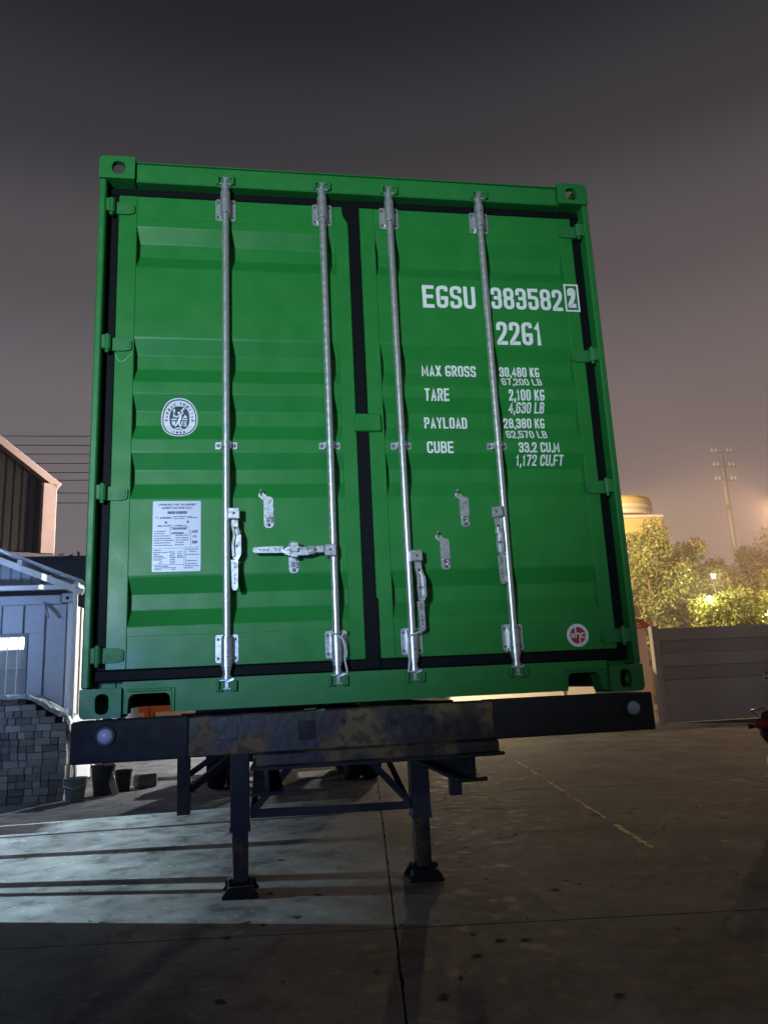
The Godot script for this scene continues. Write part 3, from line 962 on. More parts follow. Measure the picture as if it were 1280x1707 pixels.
func make_stickers(L: Node, R: Node) -> void:
	# oval classification sticker, following the bends of the sheet
	var t := []
	var cx := -0.848
	var cy := 1.308
	fill(t, oval(cx, cy, 0.081, 0.092, 2.25))
	part(L, "oval_sticker", lay(t, 0.002), M.sticker_white)
	t = []
	ribbon(t, oval(cx, cy, 0.0735, 0.084, 2.25), 0.0045, true)
	fill(t, oval(cx, cy + 0.002, 0.044, 0.0555, 2.5))
	var words := "BUREAU VERITAS"
	for i in words.length():
		var a := lerpf(PI + 0.10, -0.10, i / float(words.length() - 1))
		var pos := Vector2(cx + 0.0585 * cos(a), cy + 0.0685 * sin(a))
		var turn := atan2(sin(a) / 0.0685, cos(a) / 0.0585) - PI / 2
		if words[i] != " ":
			letters(t, words[i], -0.0045, 0.0045, -0.0055, 0.011, 0.2, Transform2D(turn, pos))
	for i in 4:
		letters(t, "1828"[i], cx - 0.0275 + i * 0.0155, cx - 0.0195 + i * 0.0155, cy - 0.0765 + 0.0025 * absf(i - 1.5) * absf(i - 1.5) * 0.4, 0.011, 0.2)
	part(L, "sticker_print", lay(t, 0.0035), M.sticker_dark)
	t = []
	var q := func(x: float, y: float) -> Vector2: return Vector2(cx + (x - 620.0) / 1280.0 * 0.2135, cy + 0.002 - (y - 670.0) / 1280.0 * 0.2135)
	var strip := func(a: Array, w: float) -> void:
		var p := PackedVector2Array()
		for k in a:
			p.append(q.call(k[0], k[1]))
		ribbon(t, p, w)
	fill(t, oval(q.call(607, 510).x, q.call(607, 510).y, 0.0055, 0.007, 2, 14))           # head
	strip.call([[640, 560], [645, 640], [620, 720]], 0.012)                             # trunk
	strip.call([[620, 700], [570, 800], [500, 910]], 0.0085)                            # legs
	strip.call([[630, 700], [610, 800], [640, 880], [690, 890]], 0.008)
	strip.call([[640, 570], [710, 520], [700, 470], [670, 450], [725, 405]], 0.0055)      # arm raised
	strip.call([[610, 590], [540, 630], [455, 575]], 0.006)                             # arm with torch
	strip.call([[475, 410], [480, 480]], 0.0105)
	strip.call([[480, 480], [470, 640]], 0.004)
	fill(t, oval(q.call(735, 405).x, q.call(735, 405).y, 0.005, 0.005, 2, 12))
	for r in [[405, 680, 555, 715], [690, 680, 835, 715], [670, 750, 705, 850], [730, 755, 820, 785], [735, 810, 815, 845], [730, 870, 825, 905], [510, 960, 725, 990], [560, 935, 670, 962]]:
		fill(t, PackedVector2Array([q.call(r[0], r[3]), q.call(r[2], r[3]), q.call(r[2], r[1]), q.call(r[0], r[1])]))
	fill(t, PackedVector2Array([q.call(415, 755), q.call(520, 755), q.call(500, 860), q.call(440, 870)]))
	fill(t, PackedVector2Array([q.call(705, 655), q.call(825, 650), q.call(820, 620), q.call(770, 560)]))
	part(L, "sticker_emblem", lay(t, 0.005), M.sticker_white)

	# aluminium data plate, riveted
	part(L, "data_plate", MB.new().prism(rect(-0.953, 0.600, -0.748, 0.914, 0.006), DZ, DZ + 0.003).mesh(), M.plate)
	t = []
	var X := func(u: float) -> float: return -0.953 + (u - 180.0) / 900.0 * 0.205
	var Y := func(w: float) -> float: return 0.914 - (w - 180.0) / 1350.0 * 0.314
	letters(t, "APPROVED FOR TRANSPORT", X.call(275), X.call(990), Y.call(270), 0.0085, 0.19)
	letters(t, "UNDER CUSTOMS SEAL", X.call(345), X.call(920), Y.call(332), 0.0085, 0.19)
	letters(t, "CSC SAFETY APPROVAL", X.call(270), X.call(830), Y.call(675), 0.0068, 0.2)
	letters(t, "ACEP", X.call(910), X.call(1030), Y.call(800), 0.0125, 0.16)
	letters(t, "FR", X.call(930), X.call(1000), Y.call(895), 0.0110, 0.16)
	letters(t, "008", X.call(918), X.call(1008), Y.call(1005), 0.0130, 0.16)
	# rows of small print too fine to read: broken into word-long dashes
	var r2 := RandomNumberGenerator.new()
	r2.seed = 5
	var dash := func(u0: float, u1: float, w: float, hh: float) -> void:
		var u := u0
		while u < u1 - 4.0:
			var e := minf(u + r2.randf_range(8, 26), u1)
			fill(t, rect(X.call(u), Y.call(w + hh), X.call(e), Y.call(w)))
			u = e + r2.randf_range(4, 9)
	for row in [[215, 430, 765], [215, 410, 808], [205, 515, 852], [205, 540, 900], [205, 575, 940], [205, 510, 985], [205, 545, 1030], [610, 850, 845], [605, 850, 892], [610, 850, 935], [595, 760, 980], [595, 760, 1025],
			[205, 340, 1125], [200, 470, 1165], [205, 330, 1200], [205, 380, 1238], [205, 430, 1270], [205, 360, 1305], [320, 365, 1338], [300, 360, 1372], [490, 600, 1160], [640, 740, 1160], [510, 600, 1198], [650, 730, 1198],
			[490, 590, 1235], [640, 740, 1235], [510, 615, 1265], [640, 760, 1262], [510, 600, 1300], [510, 600, 1335], [510, 600, 1370], [230, 480, 1425], [225, 630, 1458], [225, 350, 1490], [550, 610, 1490],
			[820, 1035, 1112], [865, 995, 1155], [805, 1045, 1212], [820, 1010, 1330], [805, 1000, 1385], [805, 1045, 1425], [805, 940, 1465], [225, 290, 500], [560, 800, 485], [570, 775, 522], [920, 1030, 505]]:
		dash.call(float(row[0]), float(row[1]), float(row[2]) - 8.0, 15.0)
	for row in [[455, 815, 380, 50], [315, 535, 492, 28], [825, 910, 480, 32], [545, 820, 700, 34], [530, 760, 785, 30]]:
		dash.call(float(row[0]), float(row[1]), float(row[2]), float(row[3]))
	for r in [[195, 1085, 770, 1090], [795, 1072, 1055, 1077], [770, 1085, 774, 1495], [796, 1072, 800, 1490], [195, 1396, 770, 1402], [885, 740, 889, 1040], [505, 690, 860, 694], [505, 690, 509, 820], [505, 818, 860, 822], [858, 690, 862, 822]]:
		fill(t, rect(X.call(r[0]), Y.call(r[3]), X.call(r[2]), Y.call(r[1])))
	part(L, "plate_print", lay(t, DZ + 0.0036, false), M.print_ink)
	var rv := MB.new()
	rivet(rv, X.call(425), Y.call(595), DZ + 0.003, 0.0055)
	rivet(rv, X.call(835), Y.call(585), DZ + 0.003, 0.0055)
	part(L, "plate_rivet", rv.mesh(), M.bolt).set_meta("kind", "stuff")

	# round red and white sticker low on the right leaf, on the smooth sheet between bend and rail
	cx = 0.947
	cy = 0.260
	var z := DZ + 0.0035
	t = []
	fill(t, oval(cx, cy, 0.053, 0.053))
	part(R, "round_sticker", lay(t, z, false), M.sticker_white)
	t = []
	fill(t, oval(cx, cy, 0.0375, 0.0375))
	part(R, "sticker_print", lay(t, z + 0.0012, false), M.sticker_red)
	t = []
	ribbon(t, PackedVector2Array([Vector2(cx - 0.010, cy + 0.038), Vector2(cx - 0.010, cy - 0.011)]), 0.0062)         # h with its long stems
	ribbon(t, soften([Vector3(cx - 0.010, cy + 0.009, 0), Vector3(cx + 0.008, cy + 0.009, 1), Vector3(cx + 0.008, cy - 0.038, 0)], 0.008, false), 0.0062)
	ribbon(t, soften([Vector3(cx + 0.033, cy + 0.006, 1), Vector3(cx + 0.024, cy + 0.010, 1), Vector3(cx + 0.015, cy + 0.006, 1), Vector3(cx + 0.015, cy - 0.008, 1), Vector3(cx + 0.024, cy - 0.011, 1), Vector3(cx + 0.033, cy - 0.008, 1)], 0.006, false), 0.006)
	ribbon(t, PackedVector2Array([Vector2(cx - 0.033, cy + 0.009), Vector2(cx - 0.017, cy - 0.011)]), 0.006)
	ribbon(t, PackedVector2Array([Vector2(cx - 0.033, cy - 0.011), Vector2(cx - 0.017, cy + 0.009)]), 0.006)
	part(R, "sticker_emblem", lay(t, z + 0.0024, false), M.sticker_white)

# ---------------------------------------------------------------- the chassis under it
func make_chassis() -> void:
	var c := thing("container_chassis", "black trailer chassis under the green container, standing on its two landing legs", "trailer")
	var top := B - 0.008
	# front bolster: plain black ends, worn middle
	for s in [-1.0, 1.0]:
		part(c, "bolster_end", bx(minf(s * 0.50, s * 1.245) if s > 0 else -1.245, B - 0.172, -0.20, 1.245 if s > 0 else -0.79, top, 0.008, 0.006), M.chassis)
	var mid := MB.new()
	mid.box(Vector3(-0.789, B - 0.170, -0.20), Vector3(0.499, top - 0.002, 0.016), 0.006)
	mid.box(Vector3(-0.52, B - 0.226, -0.26), Vector3(0.515, B - 0.171, 0.010), 0.008)
	part(c, "bolster_middle", mid.mesh(), M.worn)
	part(c, "coupler_plate", MB.new().prism(PackedVector2Array([Vector2(-0.50, 0.9), Vector2(-0.545, 0.0), Vector2(-0.50, -0.03), Vector2(0.50, -0.03), Vector2(0.545, 0.0), Vector2(0.50, 0.9)]), -0.012, 0.0, Transform3D(Basis(Vector3.RIGHT, Vector3.FORWARD, Vector3.UP), Vector3(0, B - 0.227, -0.02))).mesh(), M.chassis)
	part(c, "type_plate", bx(-0.685, B - 0.107, 0.016, -0.593, B - 0.043, 0.020, 0.001), M.worn)
	for q in [[-0.31, -0.085, 0.020], [0.055, -0.075, 0.013], [-0.16, -0.06, 0.010], [0.215, -0.07, 0.016]]:
		part(c, "bolster_fitting", MB.new().tube([Vector3(q[0], B + q[1], 0.014), Vector3(q[0], B + q[1], 0.026)], q[2], 12).mesh(), M.chassis)
	part(c, "coupling_pad", bx(-0.345, B - 0.125, 0.014, -0.275, B - 0.05, 0.022, 0.003), M.chassis)
	for q in [Vector3(-1.112, B - 0.068, 0.008), Vector3(1.143, B - 0.073, 0.008)]:
		var xf := Transform3D(Basis(Vector3.RIGHT, PI / 2), q)
		var ml := part(c, "marker_light", MB.new().lathe([Vector2(0.0, 0.012), Vector2(0.038, 0.012), Vector2(0.041, 0.008), Vector2(0.041, 0.0)], xf, 24).mesh(), M.dark_plastic)
		part(ml, "lens", MB.new().lathe([Vector2(0.0001, 0.024), Vector2(0.010, 0.0232), Vector2(0.02, 0.0205), Vector2(0.027, 0.016), Vector2(0.030, 0.011)], xf, 24).mesh(), M.lens)
	# main beams (I section), cross members and twist locks
	for s in [-1.0, 1.0]:
		var x: float = s * 0.47
		var m := MB.new()
		m.box(Vector3(x - 0.07, B - 0.052, -12.1), Vector3(x + 0.07, B - 0.034, -0.201))
		m.box(Vector3(x - 0.006, B - 0.36, -12.1), Vector3(x + 0.006, B - 0.053, -0.262))
		m.box(Vector3(x - 0.07, B - 0.378, -12.1), Vector3(x + 0.07, B - 0.361, -0.30))
		part(c, "main_beam", m.mesh(), M.chassis)
	for z in [-1.2, -3.4, -4.8, -6.2, -8.9, -10.4, -11.8]:
		part(c, "cross_beam", bx(-0.463, B - 0.30, z - 0.05, 0.463, B - 0.10, z + 0.05), M.chassis)
	part(c, "rear_bolster", bx(-1.22, B - 0.17, -6.16, 1.22, B - 0.010, -5.92, 0.006), M.chassis)
	part(c, "tail_beam", bx(-1.22, B - 0.20, -12.3, 1.22, B - 0.02, -12.1, 0.006), M.chassis)
	# landing legs
	for s in [-1.0, 1.0]:
		var x: float = s * 0.645
		var z := -2.5
		var l := part(c, "landing_leg", bx(x - 0.067, 0.425, z - 0.067, x + 0.067, 1.10, z + 0.067, 0.006), M.leg_paint)
		var col := MB.new().box(Vector3(x - 0.072, 0.415, z - 0.072), Vector3(x + 0.072, 0.445, z + 0.072), 0.004)
		part(l, "collar", col.mesh(), M.leg_paint)
		part(l, "inner_leg", bx(x - 0.055, 0.085, z - 0.055, x + 0.055, 0.42, z + 0.055, 0.006), M.worn)
		var ft := MB.new()
		# foot: splayed cheeks on a base plate, pinned to the leg
		ft.prism(PackedVector2Array([Vector2(-0.125, 0.004), Vector2(0.125, 0.004), Vector2(0.125, 0.018), Vector2(0.085, 0.09), Vector2(-0.075, 0.09), Vector2(-0.125, 0.018)]), -0.11, -0.10, Transform3D(Basis.IDENTITY, Vector3(x, 0, z)))
		ft.prism(PackedVector2Array([Vector2(-0.125, 0.004), Vector2(0.125, 0.004), Vector2(0.125, 0.018), Vector2(0.085, 0.075), Vector2(-0.075, 0.075), Vector2(-0.125, 0.018)]), 0.10, 0.11, Transform3D(Basis.IDENTITY, Vector3(x, 0, z)))
		ft.box(Vector3(x - 0.125, 0.001, z - 0.12), Vector3(x + 0.125, 0.014, z + 0.12), 0.003)
		ft.box(Vector3(x - 0.085, 0.014, z - 0.06), Vector3(x - 0.060, 0.115, z + 0.06), 0.004)
		ft.box(Vector3(x + 0.060, 0.014, z - 0.06), Vector3(x + 0.085, 0.115, z + 0.06), 0.004)
		ft.tube([Vector3(x - 0.105, 0.085, z), Vector3(x + 0.105, 0.085, z)], 0.013, 10)
		ft.tube([Vector3(x - 0.097, 0.085, z), Vector3(x - 0.086, 0.085, z)], 0.024, 12)
		ft.tube([Vector3(x + 0.086, 0.085, z), Vector3(x + 0.097, 0.085, z)], 0.024, 12)
		part(l, "foot", ft.mesh(), M.chassis)
		part(c, "leg_bracket", bx(minf(s * 0.545, x - s * 0.068), 0.88, z - 0.10, maxf(s * 0.545, x - s * 0.068), 1.08, z + 0.10), M.chassis)
		# braces
		part(c, "leg_brace", MB.new().bar(Vector3(s * 0.565, 0.53, z + 0.02), Vector3(s * 0.20, 0.92, z + 0.02), 0.05, 0.012, Vector3.BACK, 0.003).mesh(), M.leg_paint)
		part(c, "leg_brace", MB.new().bar(Vector3(s * 0.555, 0.54, z - 0.03), Vector3(s * 0.47, 0.92, z - 0.75), 0.045, 0.012, Vector3.BACK, 0.003).mesh(), M.leg_paint)
		# side guard brackets
		var gx: float = s * 1.10
		var gz := -3.25
		part(c, "guard_post", bx(gx - 0.05, 0.44, gz - 0.03, gx + 0.05, 1.12, gz + 0.03, 0.004), M.leg_paint)
		part(c, "guard_strut", MB.new().bar(Vector3(gx - s * 0.045, 0.62, gz - 0.02), Vector3(s * 0.54, 0.98, gz - 0.35), 0.05, 0.05, Vector3.UP, 0.004).mesh(), M.chassis)
		part(c, "guard_strut", MB.new().bar(Vector3(gx - s * 0.045, 0.74, gz - 0.02), Vector3(s * 0.54, 1.08, gz + 0.02), 0.045, 0.045, Vector3.UP, 0.004).mesh(), M.chassis)
		part(c, "guard_arm", bx(minf(s * 0.54, s * 1.12), 1.13, gz - 0.05, maxf(s * 0.54, s * 1.12), 1.21, gz + 0.05, 0.004), M.chassis)
		part(c, "guard_hanger", bx(s * 0.90 - 0.02, 0.86, gz - 0.18, s * 0.90 + 0.02, 1.13, gz - 0.13), M.chassis)
		# wheels in pairs on two axles
		for az in [-8.7, -10.0]:
			for wx in [0.86, 1.13]:
				wheel(c, Vector3(s * wx, 0.5, az), s)
	part(c, "leg_tie", MB.new().bar(Vector3(-0.575, 0.52, -2.5), Vector3(0.575, 0.505, -2.5), 0.055, 0.055, Vector3.UP, 0.006).mesh(), M.leg_paint)
	for az in [-8.7, -10.0]:
		part(c, "axle", MB.new().tube([Vector3(-0.75, 0.5, az), Vector3(0.75, 0.5, az)], 0.07, 12).mesh(), M.chassis)
		part(c, "axle_hanger", bx(-0.54, 0.55, az - 0.05, -0.40, B - 0.378, az + 0.05), M.chassis)
		part(c, "axle_hanger", bx(0.40, 0.55, az - 0.05, 0.54, B - 0.378, az + 0.05), M.chassis)

func wheel(c: Node, at: Vector3, s: float) -> void:
	var xf := Transform3D(Basis(Vector3.BACK, -PI / 2 * s), at)
	var ty := part(c, "wheel", MB.new().lathe([Vector2(0.29, -0.11), Vector2(0.40, -0.125), Vector2(0.47, -0.12), Vector2(0.495, -0.095), Vector2(0.498, -0.03), Vector2(0.485, -0.028), Vector2(0.485, -0.018), Vector2(0.499, -0.016), Vector2(0.499, 0.016), Vector2(0.485, 0.018), Vector2(0.485, 0.028), Vector2(0.498, 0.03), Vector2(0.495, 0.095), Vector2(0.47, 0.12), Vector2(0.40, 0.125), Vector2(0.29, 0.11)], xf, 40).mesh(), M.tyre)
	part(ty, "rim", MB.new().lathe([Vector2(0.0001, 0.03), Vector2(0.10, 0.03), Vector2(0.12, -0.02), Vector2(0.22, 0.0), Vector2(0.28, 0.10), Vector2(0.292, 0.112), Vector2(0.292, -0.11)], xf, 32).mesh(), M.leg_paint)

# ---------------------------------------------------------------- the yard
func make_ground() -> void:
	var g := MB.new()
	g.poly([Vector3(-200, -0.03, 80), Vector3(200, -0.03, 80), Vector3(200, -0.03, -220), Vector3(-200, -0.03, -220)], Vector3.UP)
	var ground := structure("ground", g.mesh(), M.concrete_base)
	# cast slabs with open, chipped joints; the grid stands a little askew to the trailer
	var o := Vector2(0.25, -1.42)
	var u := Vector2(1.0, 0.155).normalized()
	var w := Vector2(0.135, -1.0).normalized()
	var r2 := RandomNumberGenerator.new()
	r2.seed = 77
	for i in range(-4, 5):
		for j in range(-4, 5):
			var a := o + u * 4.6 * i + w * 5.2 * j
			var cs := [a, a + u * 4.6, a + u * 4.6 + w * 5.2, a + w * 5.2]
			var mid: Vector2 = (cs[0] + cs[2]) * 0.5
			if mid.y < -17.5 or mid.x < -17 or mid.x > 17:
				continue
			var near := absf(mid.x) < 6.0 and mid.y > -10.0
			var pts := PackedVector2Array()
			var n := 46 if near else 6
			for k in 4:
				var p0: Vector2 = cs[k]
				var p1: Vector2 = cs[(k + 1) % 4]
				var inw := (mid - (p0 + p1) * 0.5).normalized()
				for q in n:
					var f := float(q) / n
					var gap := 0.0035 + 0.003 * r2.randf()
					if r2.randf() < 0.10 and q > 0:
						gap += 0.012 * r2.randf()
					if q == 0:
						pts.append(p0 + (mid - p0).normalized() * 0.009)
					else:
						pts.append(p0.lerp(p1, f) + inw * gap)
			var m := MB.new()
			var dy := r2.randf_range(-0.0018, 0.0018)
			m.prism(pts, -0.029, dy, Transform3D(Basis(Vector3.RIGHT, Vector3.FORWARD, Vector3.UP).orthonormalized(), Vector3.ZERO) if false else Transform3D(Basis(Vector3(1, 0, 0), Vector3(0, 0, 1), Vector3(0, 1, 0)), Vector3.ZERO))
			part(ground, "concrete_slab", m.mesh(), [M.concrete, M.concrete_slab, M.concrete][r2.randi() % 3])
	# worn yellow line: flakes of paint along one straight run
	var a := Vector2(3.72, -9.67)
	var b := Vector2(2.56, -2.86)
	var dir := (b - a).normalized()
	var side := Vector2(-dir.y, dir.x)
	var t := 0.0
	var line := MB.new()
	while t < (b - a).length():
		var l := r2.randf_range(0.05, 0.30)
		var keep := r2.randf() < (0.90 if t < 5.2 else 0.97)
		if keep:
			var wd := r2.randf_range(0.012, 0.024) if t < 5.6 else r2.randf_range(0.022, 0.036)
			var off := r2.randf_range(-0.008, 0.008)
			var p := []
			for k in 10:
				var an := TAU * k / 10.0
				var q := a + dir * (t + l * 0.5 + cos(an) * l * 0.5 * r2.randf_range(0.8, 1.1)) + side * (off + sin(an) * wd * r2.randf_range(0.7, 1.15))
				p.append(Vector3(q.x, 0.004, q.y))
			line.poly(p, Vector3.UP)
		t += l * r2.randf_range(0.75, 1.25)
	var ln := part(ground, "yellow_line", line.mesh(), M.yellow_paint)
	ln.set_meta("kind", "stuff")
	# pale scuffs and dark oil drips on the slabs
	var blot := func(mb: MB, q: Vector2, rx: float, rz: float, turn: float, y: float) -> void:
		var p := []
		var ph := r2.randf() * TAU
		for k in 14:
			var an := TAU * k / 14.0
			var rr := 1.0 + 0.28 * sin(an * 3.0 + ph) + r2.randf_range(-0.22, 0.22)
			var v := Vector2(cos(an) * rx * rr, sin(an) * rz * rr).rotated(turn)
			p.append(Vector3(q.x + v.x, y, q.y + v.y))
		for k in 14:
			mb.poly([Vector3(q.x, y, q.y), p[k], p[(k + 1) % 14]], Vector3.UP)
	var pale := MB.new()
	for k in 90:
		var q := Vector2(r2.randf_range(0.3, 6.0), r2.randf_range(-8.0, -3.6))
		for i in r2.randi_range(1, 4):
			blot.call(pale, q + Vector2(r2.randfn() * 0.14, r2.randfn() * 0.05), r2.randf_range(0.015, 0.10), r2.randf_range(0.006, 0.028), r2.randf_range(-0.3, 0.3), 0.0032 + 0.0004 * i)
	part(ground, "scuff_mark", pale.mesh(), M.concrete_scuff).set_meta("kind", "stuff")
	var oil := MB.new()
	for k in 70:
		var q := Vector2(r2.randf_range(-2.4, 4.5), r2.randf_range(-6.5, 0.6))
		blot.call(oil, q, r2.randf_range(0.006, 0.035), r2.randf_range(0.006, 0.03), r2.randf() * TAU, 0.0031 + 0.0004 * (k % 4))
	part(ground, "oil_stain", oil.mesh(), M.oil).set_meta("kind", "stuff")
	# grit and chips lying about
	var chips := MB.new()
	for k in 420:
		var p := Vector3(r2.randf_range(-4.5, 6.5), 0.0, r2.randf_range(-9.0, 1.0))
		var s := r2.randf_range(0.003, 0.011)
		chips.box(Vector3(-s, -s * 0.3, -s * 0.8), Vector3(s, s * 0.7, s * 0.8), s * 0.4, Transform3D(Basis(Vector3(r2.randf(), 1, r2.randf()).normalized(), r2.randf() * TAU), p))
	var ch := part(self, "gravel", chips.mesh(), M.concrete_base)
	ch.set_meta("kind", "stuff")
	tag(ch, "scattered grit and concrete chips on the yard", "gravel")

func plank_wall() -> void:
	# precast concrete fence: posts with planks slotted between, brick plinth below
	var x0 := 9.98
	for k in 4:
		var w := thing("concrete_fence", ["grey concrete plank fence bay next to the red arched sign", "grey concrete plank fence bay behind the red scooter", "grey concrete plank fence bay past the scooter", "grey concrete plank fence bay at the far end"][k], "fence", Vector3(x0 + k * 3.5, 0, -16.2), 0.0, "bays of the concrete fence")
		part(w, "post", bx(-0.09, 0, -0.09, 0.09, 2.52, 0.11, 0.012), M.precast)
		part(w, "plinth", bx(0.091, 0, -0.08, 3.409, 0.757, 0.06, 0.01), M.precast)
		for r in 5:
			part(w, "plank", bx(0.06, 0.748 + r * 0.342, -0.035 + 0.014 * ((r * 7 + k) % 3), 3.44, 0.748 + r * 0.342 + 0.3415, 0.025 + 0.014 * ((r * 7 + k) % 3), 0.020), M.precast if (r + k) % 2 == 0 else M.precast_dark)
	# return of the fence running away from the yard
	var v := thing("concrete_fence", "short dark concrete fence return set back behind the pale post", "fence", Vector3(9.2, 0, -17.2))
	part(v, "plinth", bx(-0.6, 0, -0.07, 0.62, 0.60, 0.05, 0.01), M.concrete_base)
	for r in 3:
		part(v, "plank", bx(-0.6, 0.604 + r * 0.38, -0.03, 0.62, 0.604 + r * 0.38 + 0.374, 0.03, 0.01), M.precast)

func leafy(n: int, at: Vector3, rad: Vector3, sd: int, tint: Color, leaf: float, trunk_h: float) -> Array:
	var r2 := RandomNumberGenerator.new()
	r2.seed = sd
	var mb := MB.new()
	mb.coloured = true
	var clumps := []
	for k in 34:
		var d := Vector3(r2.randfn(), r2.randfn() * 0.8 + 0.1, r2.randfn()).normalized()
		clumps.append([at + d * rad * r2.randf_range(0.35, 1.0), r2.randf_range(0.30, 0.58) * rad.x])
	for k in n:
		var cl: Array = clumps[r2.randi() % clumps.size()]
		var d := Vector3(r2.randfn(), r2.randfn(), r2.randfn()).normalized()
		var p: Vector3 = cl[0] + d * cl[1] * pow(r2.randf(), 0.45)
		var ax := (d + Vector3(r2.randfn(), r2.randfn(), r2.randfn()) * 0.7).normalized()
		var s := leaf * r2.randf_range(0.6, 1.3)
		var x := ax.cross(Vector3(r2.randfn(), r2.randfn(), r2.randfn())).normalized()
		var y := ax.cross(x)
		mb.col = Color(tint.r * r2.randf_range(0.8, 1.2), tint.g * 1.12, tint.b * 0.8)   # leaves yellowed to different degrees
		mb.poly([p - x * s, p - y * s * 0.45, p + x * s, p + y * s * 0.45], ax)
	var tk := MB.new()
	var foot := Vector3(at.x, 0, at.z)
	tk.tube([foot, foot + Vector3(0.05, trunk_h * 0.5, 0.02), foot + Vector3(-0.04, trunk_h, 0), at + Vector3(0, rad.y * 0.3, 0)], [0.17, 0.13, 0.11, 0.04], 9)
	for k in 12:
		var cl: Array = clumps[k]
		var st: Vector3 = foot + Vector3(0, trunk_h * r2.randf_range(0.7, 1.1), 0)
		tk.tube([st, st.lerp(cl[0], 0.5) + Vector3(0, 0.15, 0), cl[0]], [0.07, 0.045, 0.015], 6)
	return [mb.mesh(), tk.mesh()]

func make_trees() -> void:
	var spots := [
		[Vector3(14.1, 4.3, -23.6), Vector3(1.25, 2.6, 1.3), 9000, Color(0.070, 0.085, 0.020), "tall dense tree beside the yellow tower", 2.2],
		[Vector3(16.0, 3.9, -26.0), Vector3(1.3, 2.3, 1.3), 8000, Color(0.075, 0.080, 0.020), "broad tree between the lamps and the dense tree", 2.0],
		[Vector3(15.9, 2.6, -21.6), Vector3(1.3, 1.3, 1.0), 6000, Color(0.10, 0.125, 0.022), "low leafy tree round the park lamps behind the fence", 1.6],
		[Vector3(18.4, 3.9, -25.5), Vector3(1.4, 2.0, 1.3), 8000, Color(0.085, 0.09, 0.020), "yellow lit tree below the utility pole", 2.0],
		[Vector3(18.4, 2.7, -22.2), Vector3(1.3, 1.5, 1.0), 6000, Color(0.095, 0.12, 0.022), "low green tree in front of the utility pole", 1.6],
		[Vector3(21.2, 4.6, -26.0), Vector3(1.5, 2.4, 1.5), 8000, Color(0.10, 0.10, 0.022), "tree nearest the tall street lamp", 2.2],
		[Vector3(12.4, 3.6, -25.0), Vector3(1.2, 2.2, 1.2), 6000, Color(0.07, 0.08, 0.02), "tree half hidden by the green container", 2.0],
	]
	spots.append([Vector3(15.95, 4.1, -24.2), Vector3(1.0, 2.1, 1.0), 7000, Color(0.080, 0.085, 0.020), "slender tree rising between the dense tree and the park lamps", 2.2])
	spots.append([Vector3(17.3, 4.0, -25.4), Vector3(1.1, 2.3, 1.0), 7000, Color(0.085, 0.085, 0.020), "bushy tree right behind the white park lamps", 2.2])
	spots.append([Vector3(16.9, 4.2, -27.5), Vector3(1.7, 2.6, 1.2), 8000, Color(0.085, 0.085, 0.020), "tall tree at the back between the two broad trees", 2.4])
	spots.append([Vector3(20.0, 3.6, -23.6), Vector3(1.3, 2.2, 1.2), 8000, Color(0.10, 0.105, 0.022), "round tree just past the strong street lamp", 2.0])
	for k in spots.size():
		var s: Array = spots[k]
		var t := thing("street_tree", s[4], "tree", Vector3.ZERO, 0.0, "trees beyond the concrete fence")
		var m := leafy(int(s[2] * 2.2), s[0], s[1], 100 + k, s[3], 0.080, s[5])
		part(t, "trunk", m[1], M.bark)
		part(t, "crown", m[0], M.leaf)
	var d := thing("dark_tree", "dark bushy tree behind the blue shed and the gabled hall", "tree")
	var dm := leafy(5000, Vector3(-5.9, 4.4, -21.5), Vector3(1.3, 1.4, 1.2), 150, Color(0.035, 0.045, 0.02), 0.12, 2.4)
	part(d, "trunk", dm[1], M.bark)
	part(d, "crown", dm[0], M.leaf)

func lamp_head(parent: Node, at: Vector3, c: Color, e: float, show: float, r: float) -> void:
	var b := part(parent, "bulb", MB.new().lathe([Vector2(0.0001, -r), Vector2(r * 0.7, -r * 0.7), Vector2(r, 0.0), Vector2(r * 0.7, r * 0.7), Vector2(0.0001, r)], Transform3D(Basis.IDENTITY, at), 14).mesh(), glow(c, show))
	var l := OmniLight3D.new()
	l.name = "lamp_light"
	l.light_color = srgb(c)
	l.light_energy = e
	l.light_size = r * 0.8
	l.omni_range = 200.0
	l.omni_attenuation = 2.0
	l.shadow_enabled = true
	parent.add_child(l, true)
	l.position = at

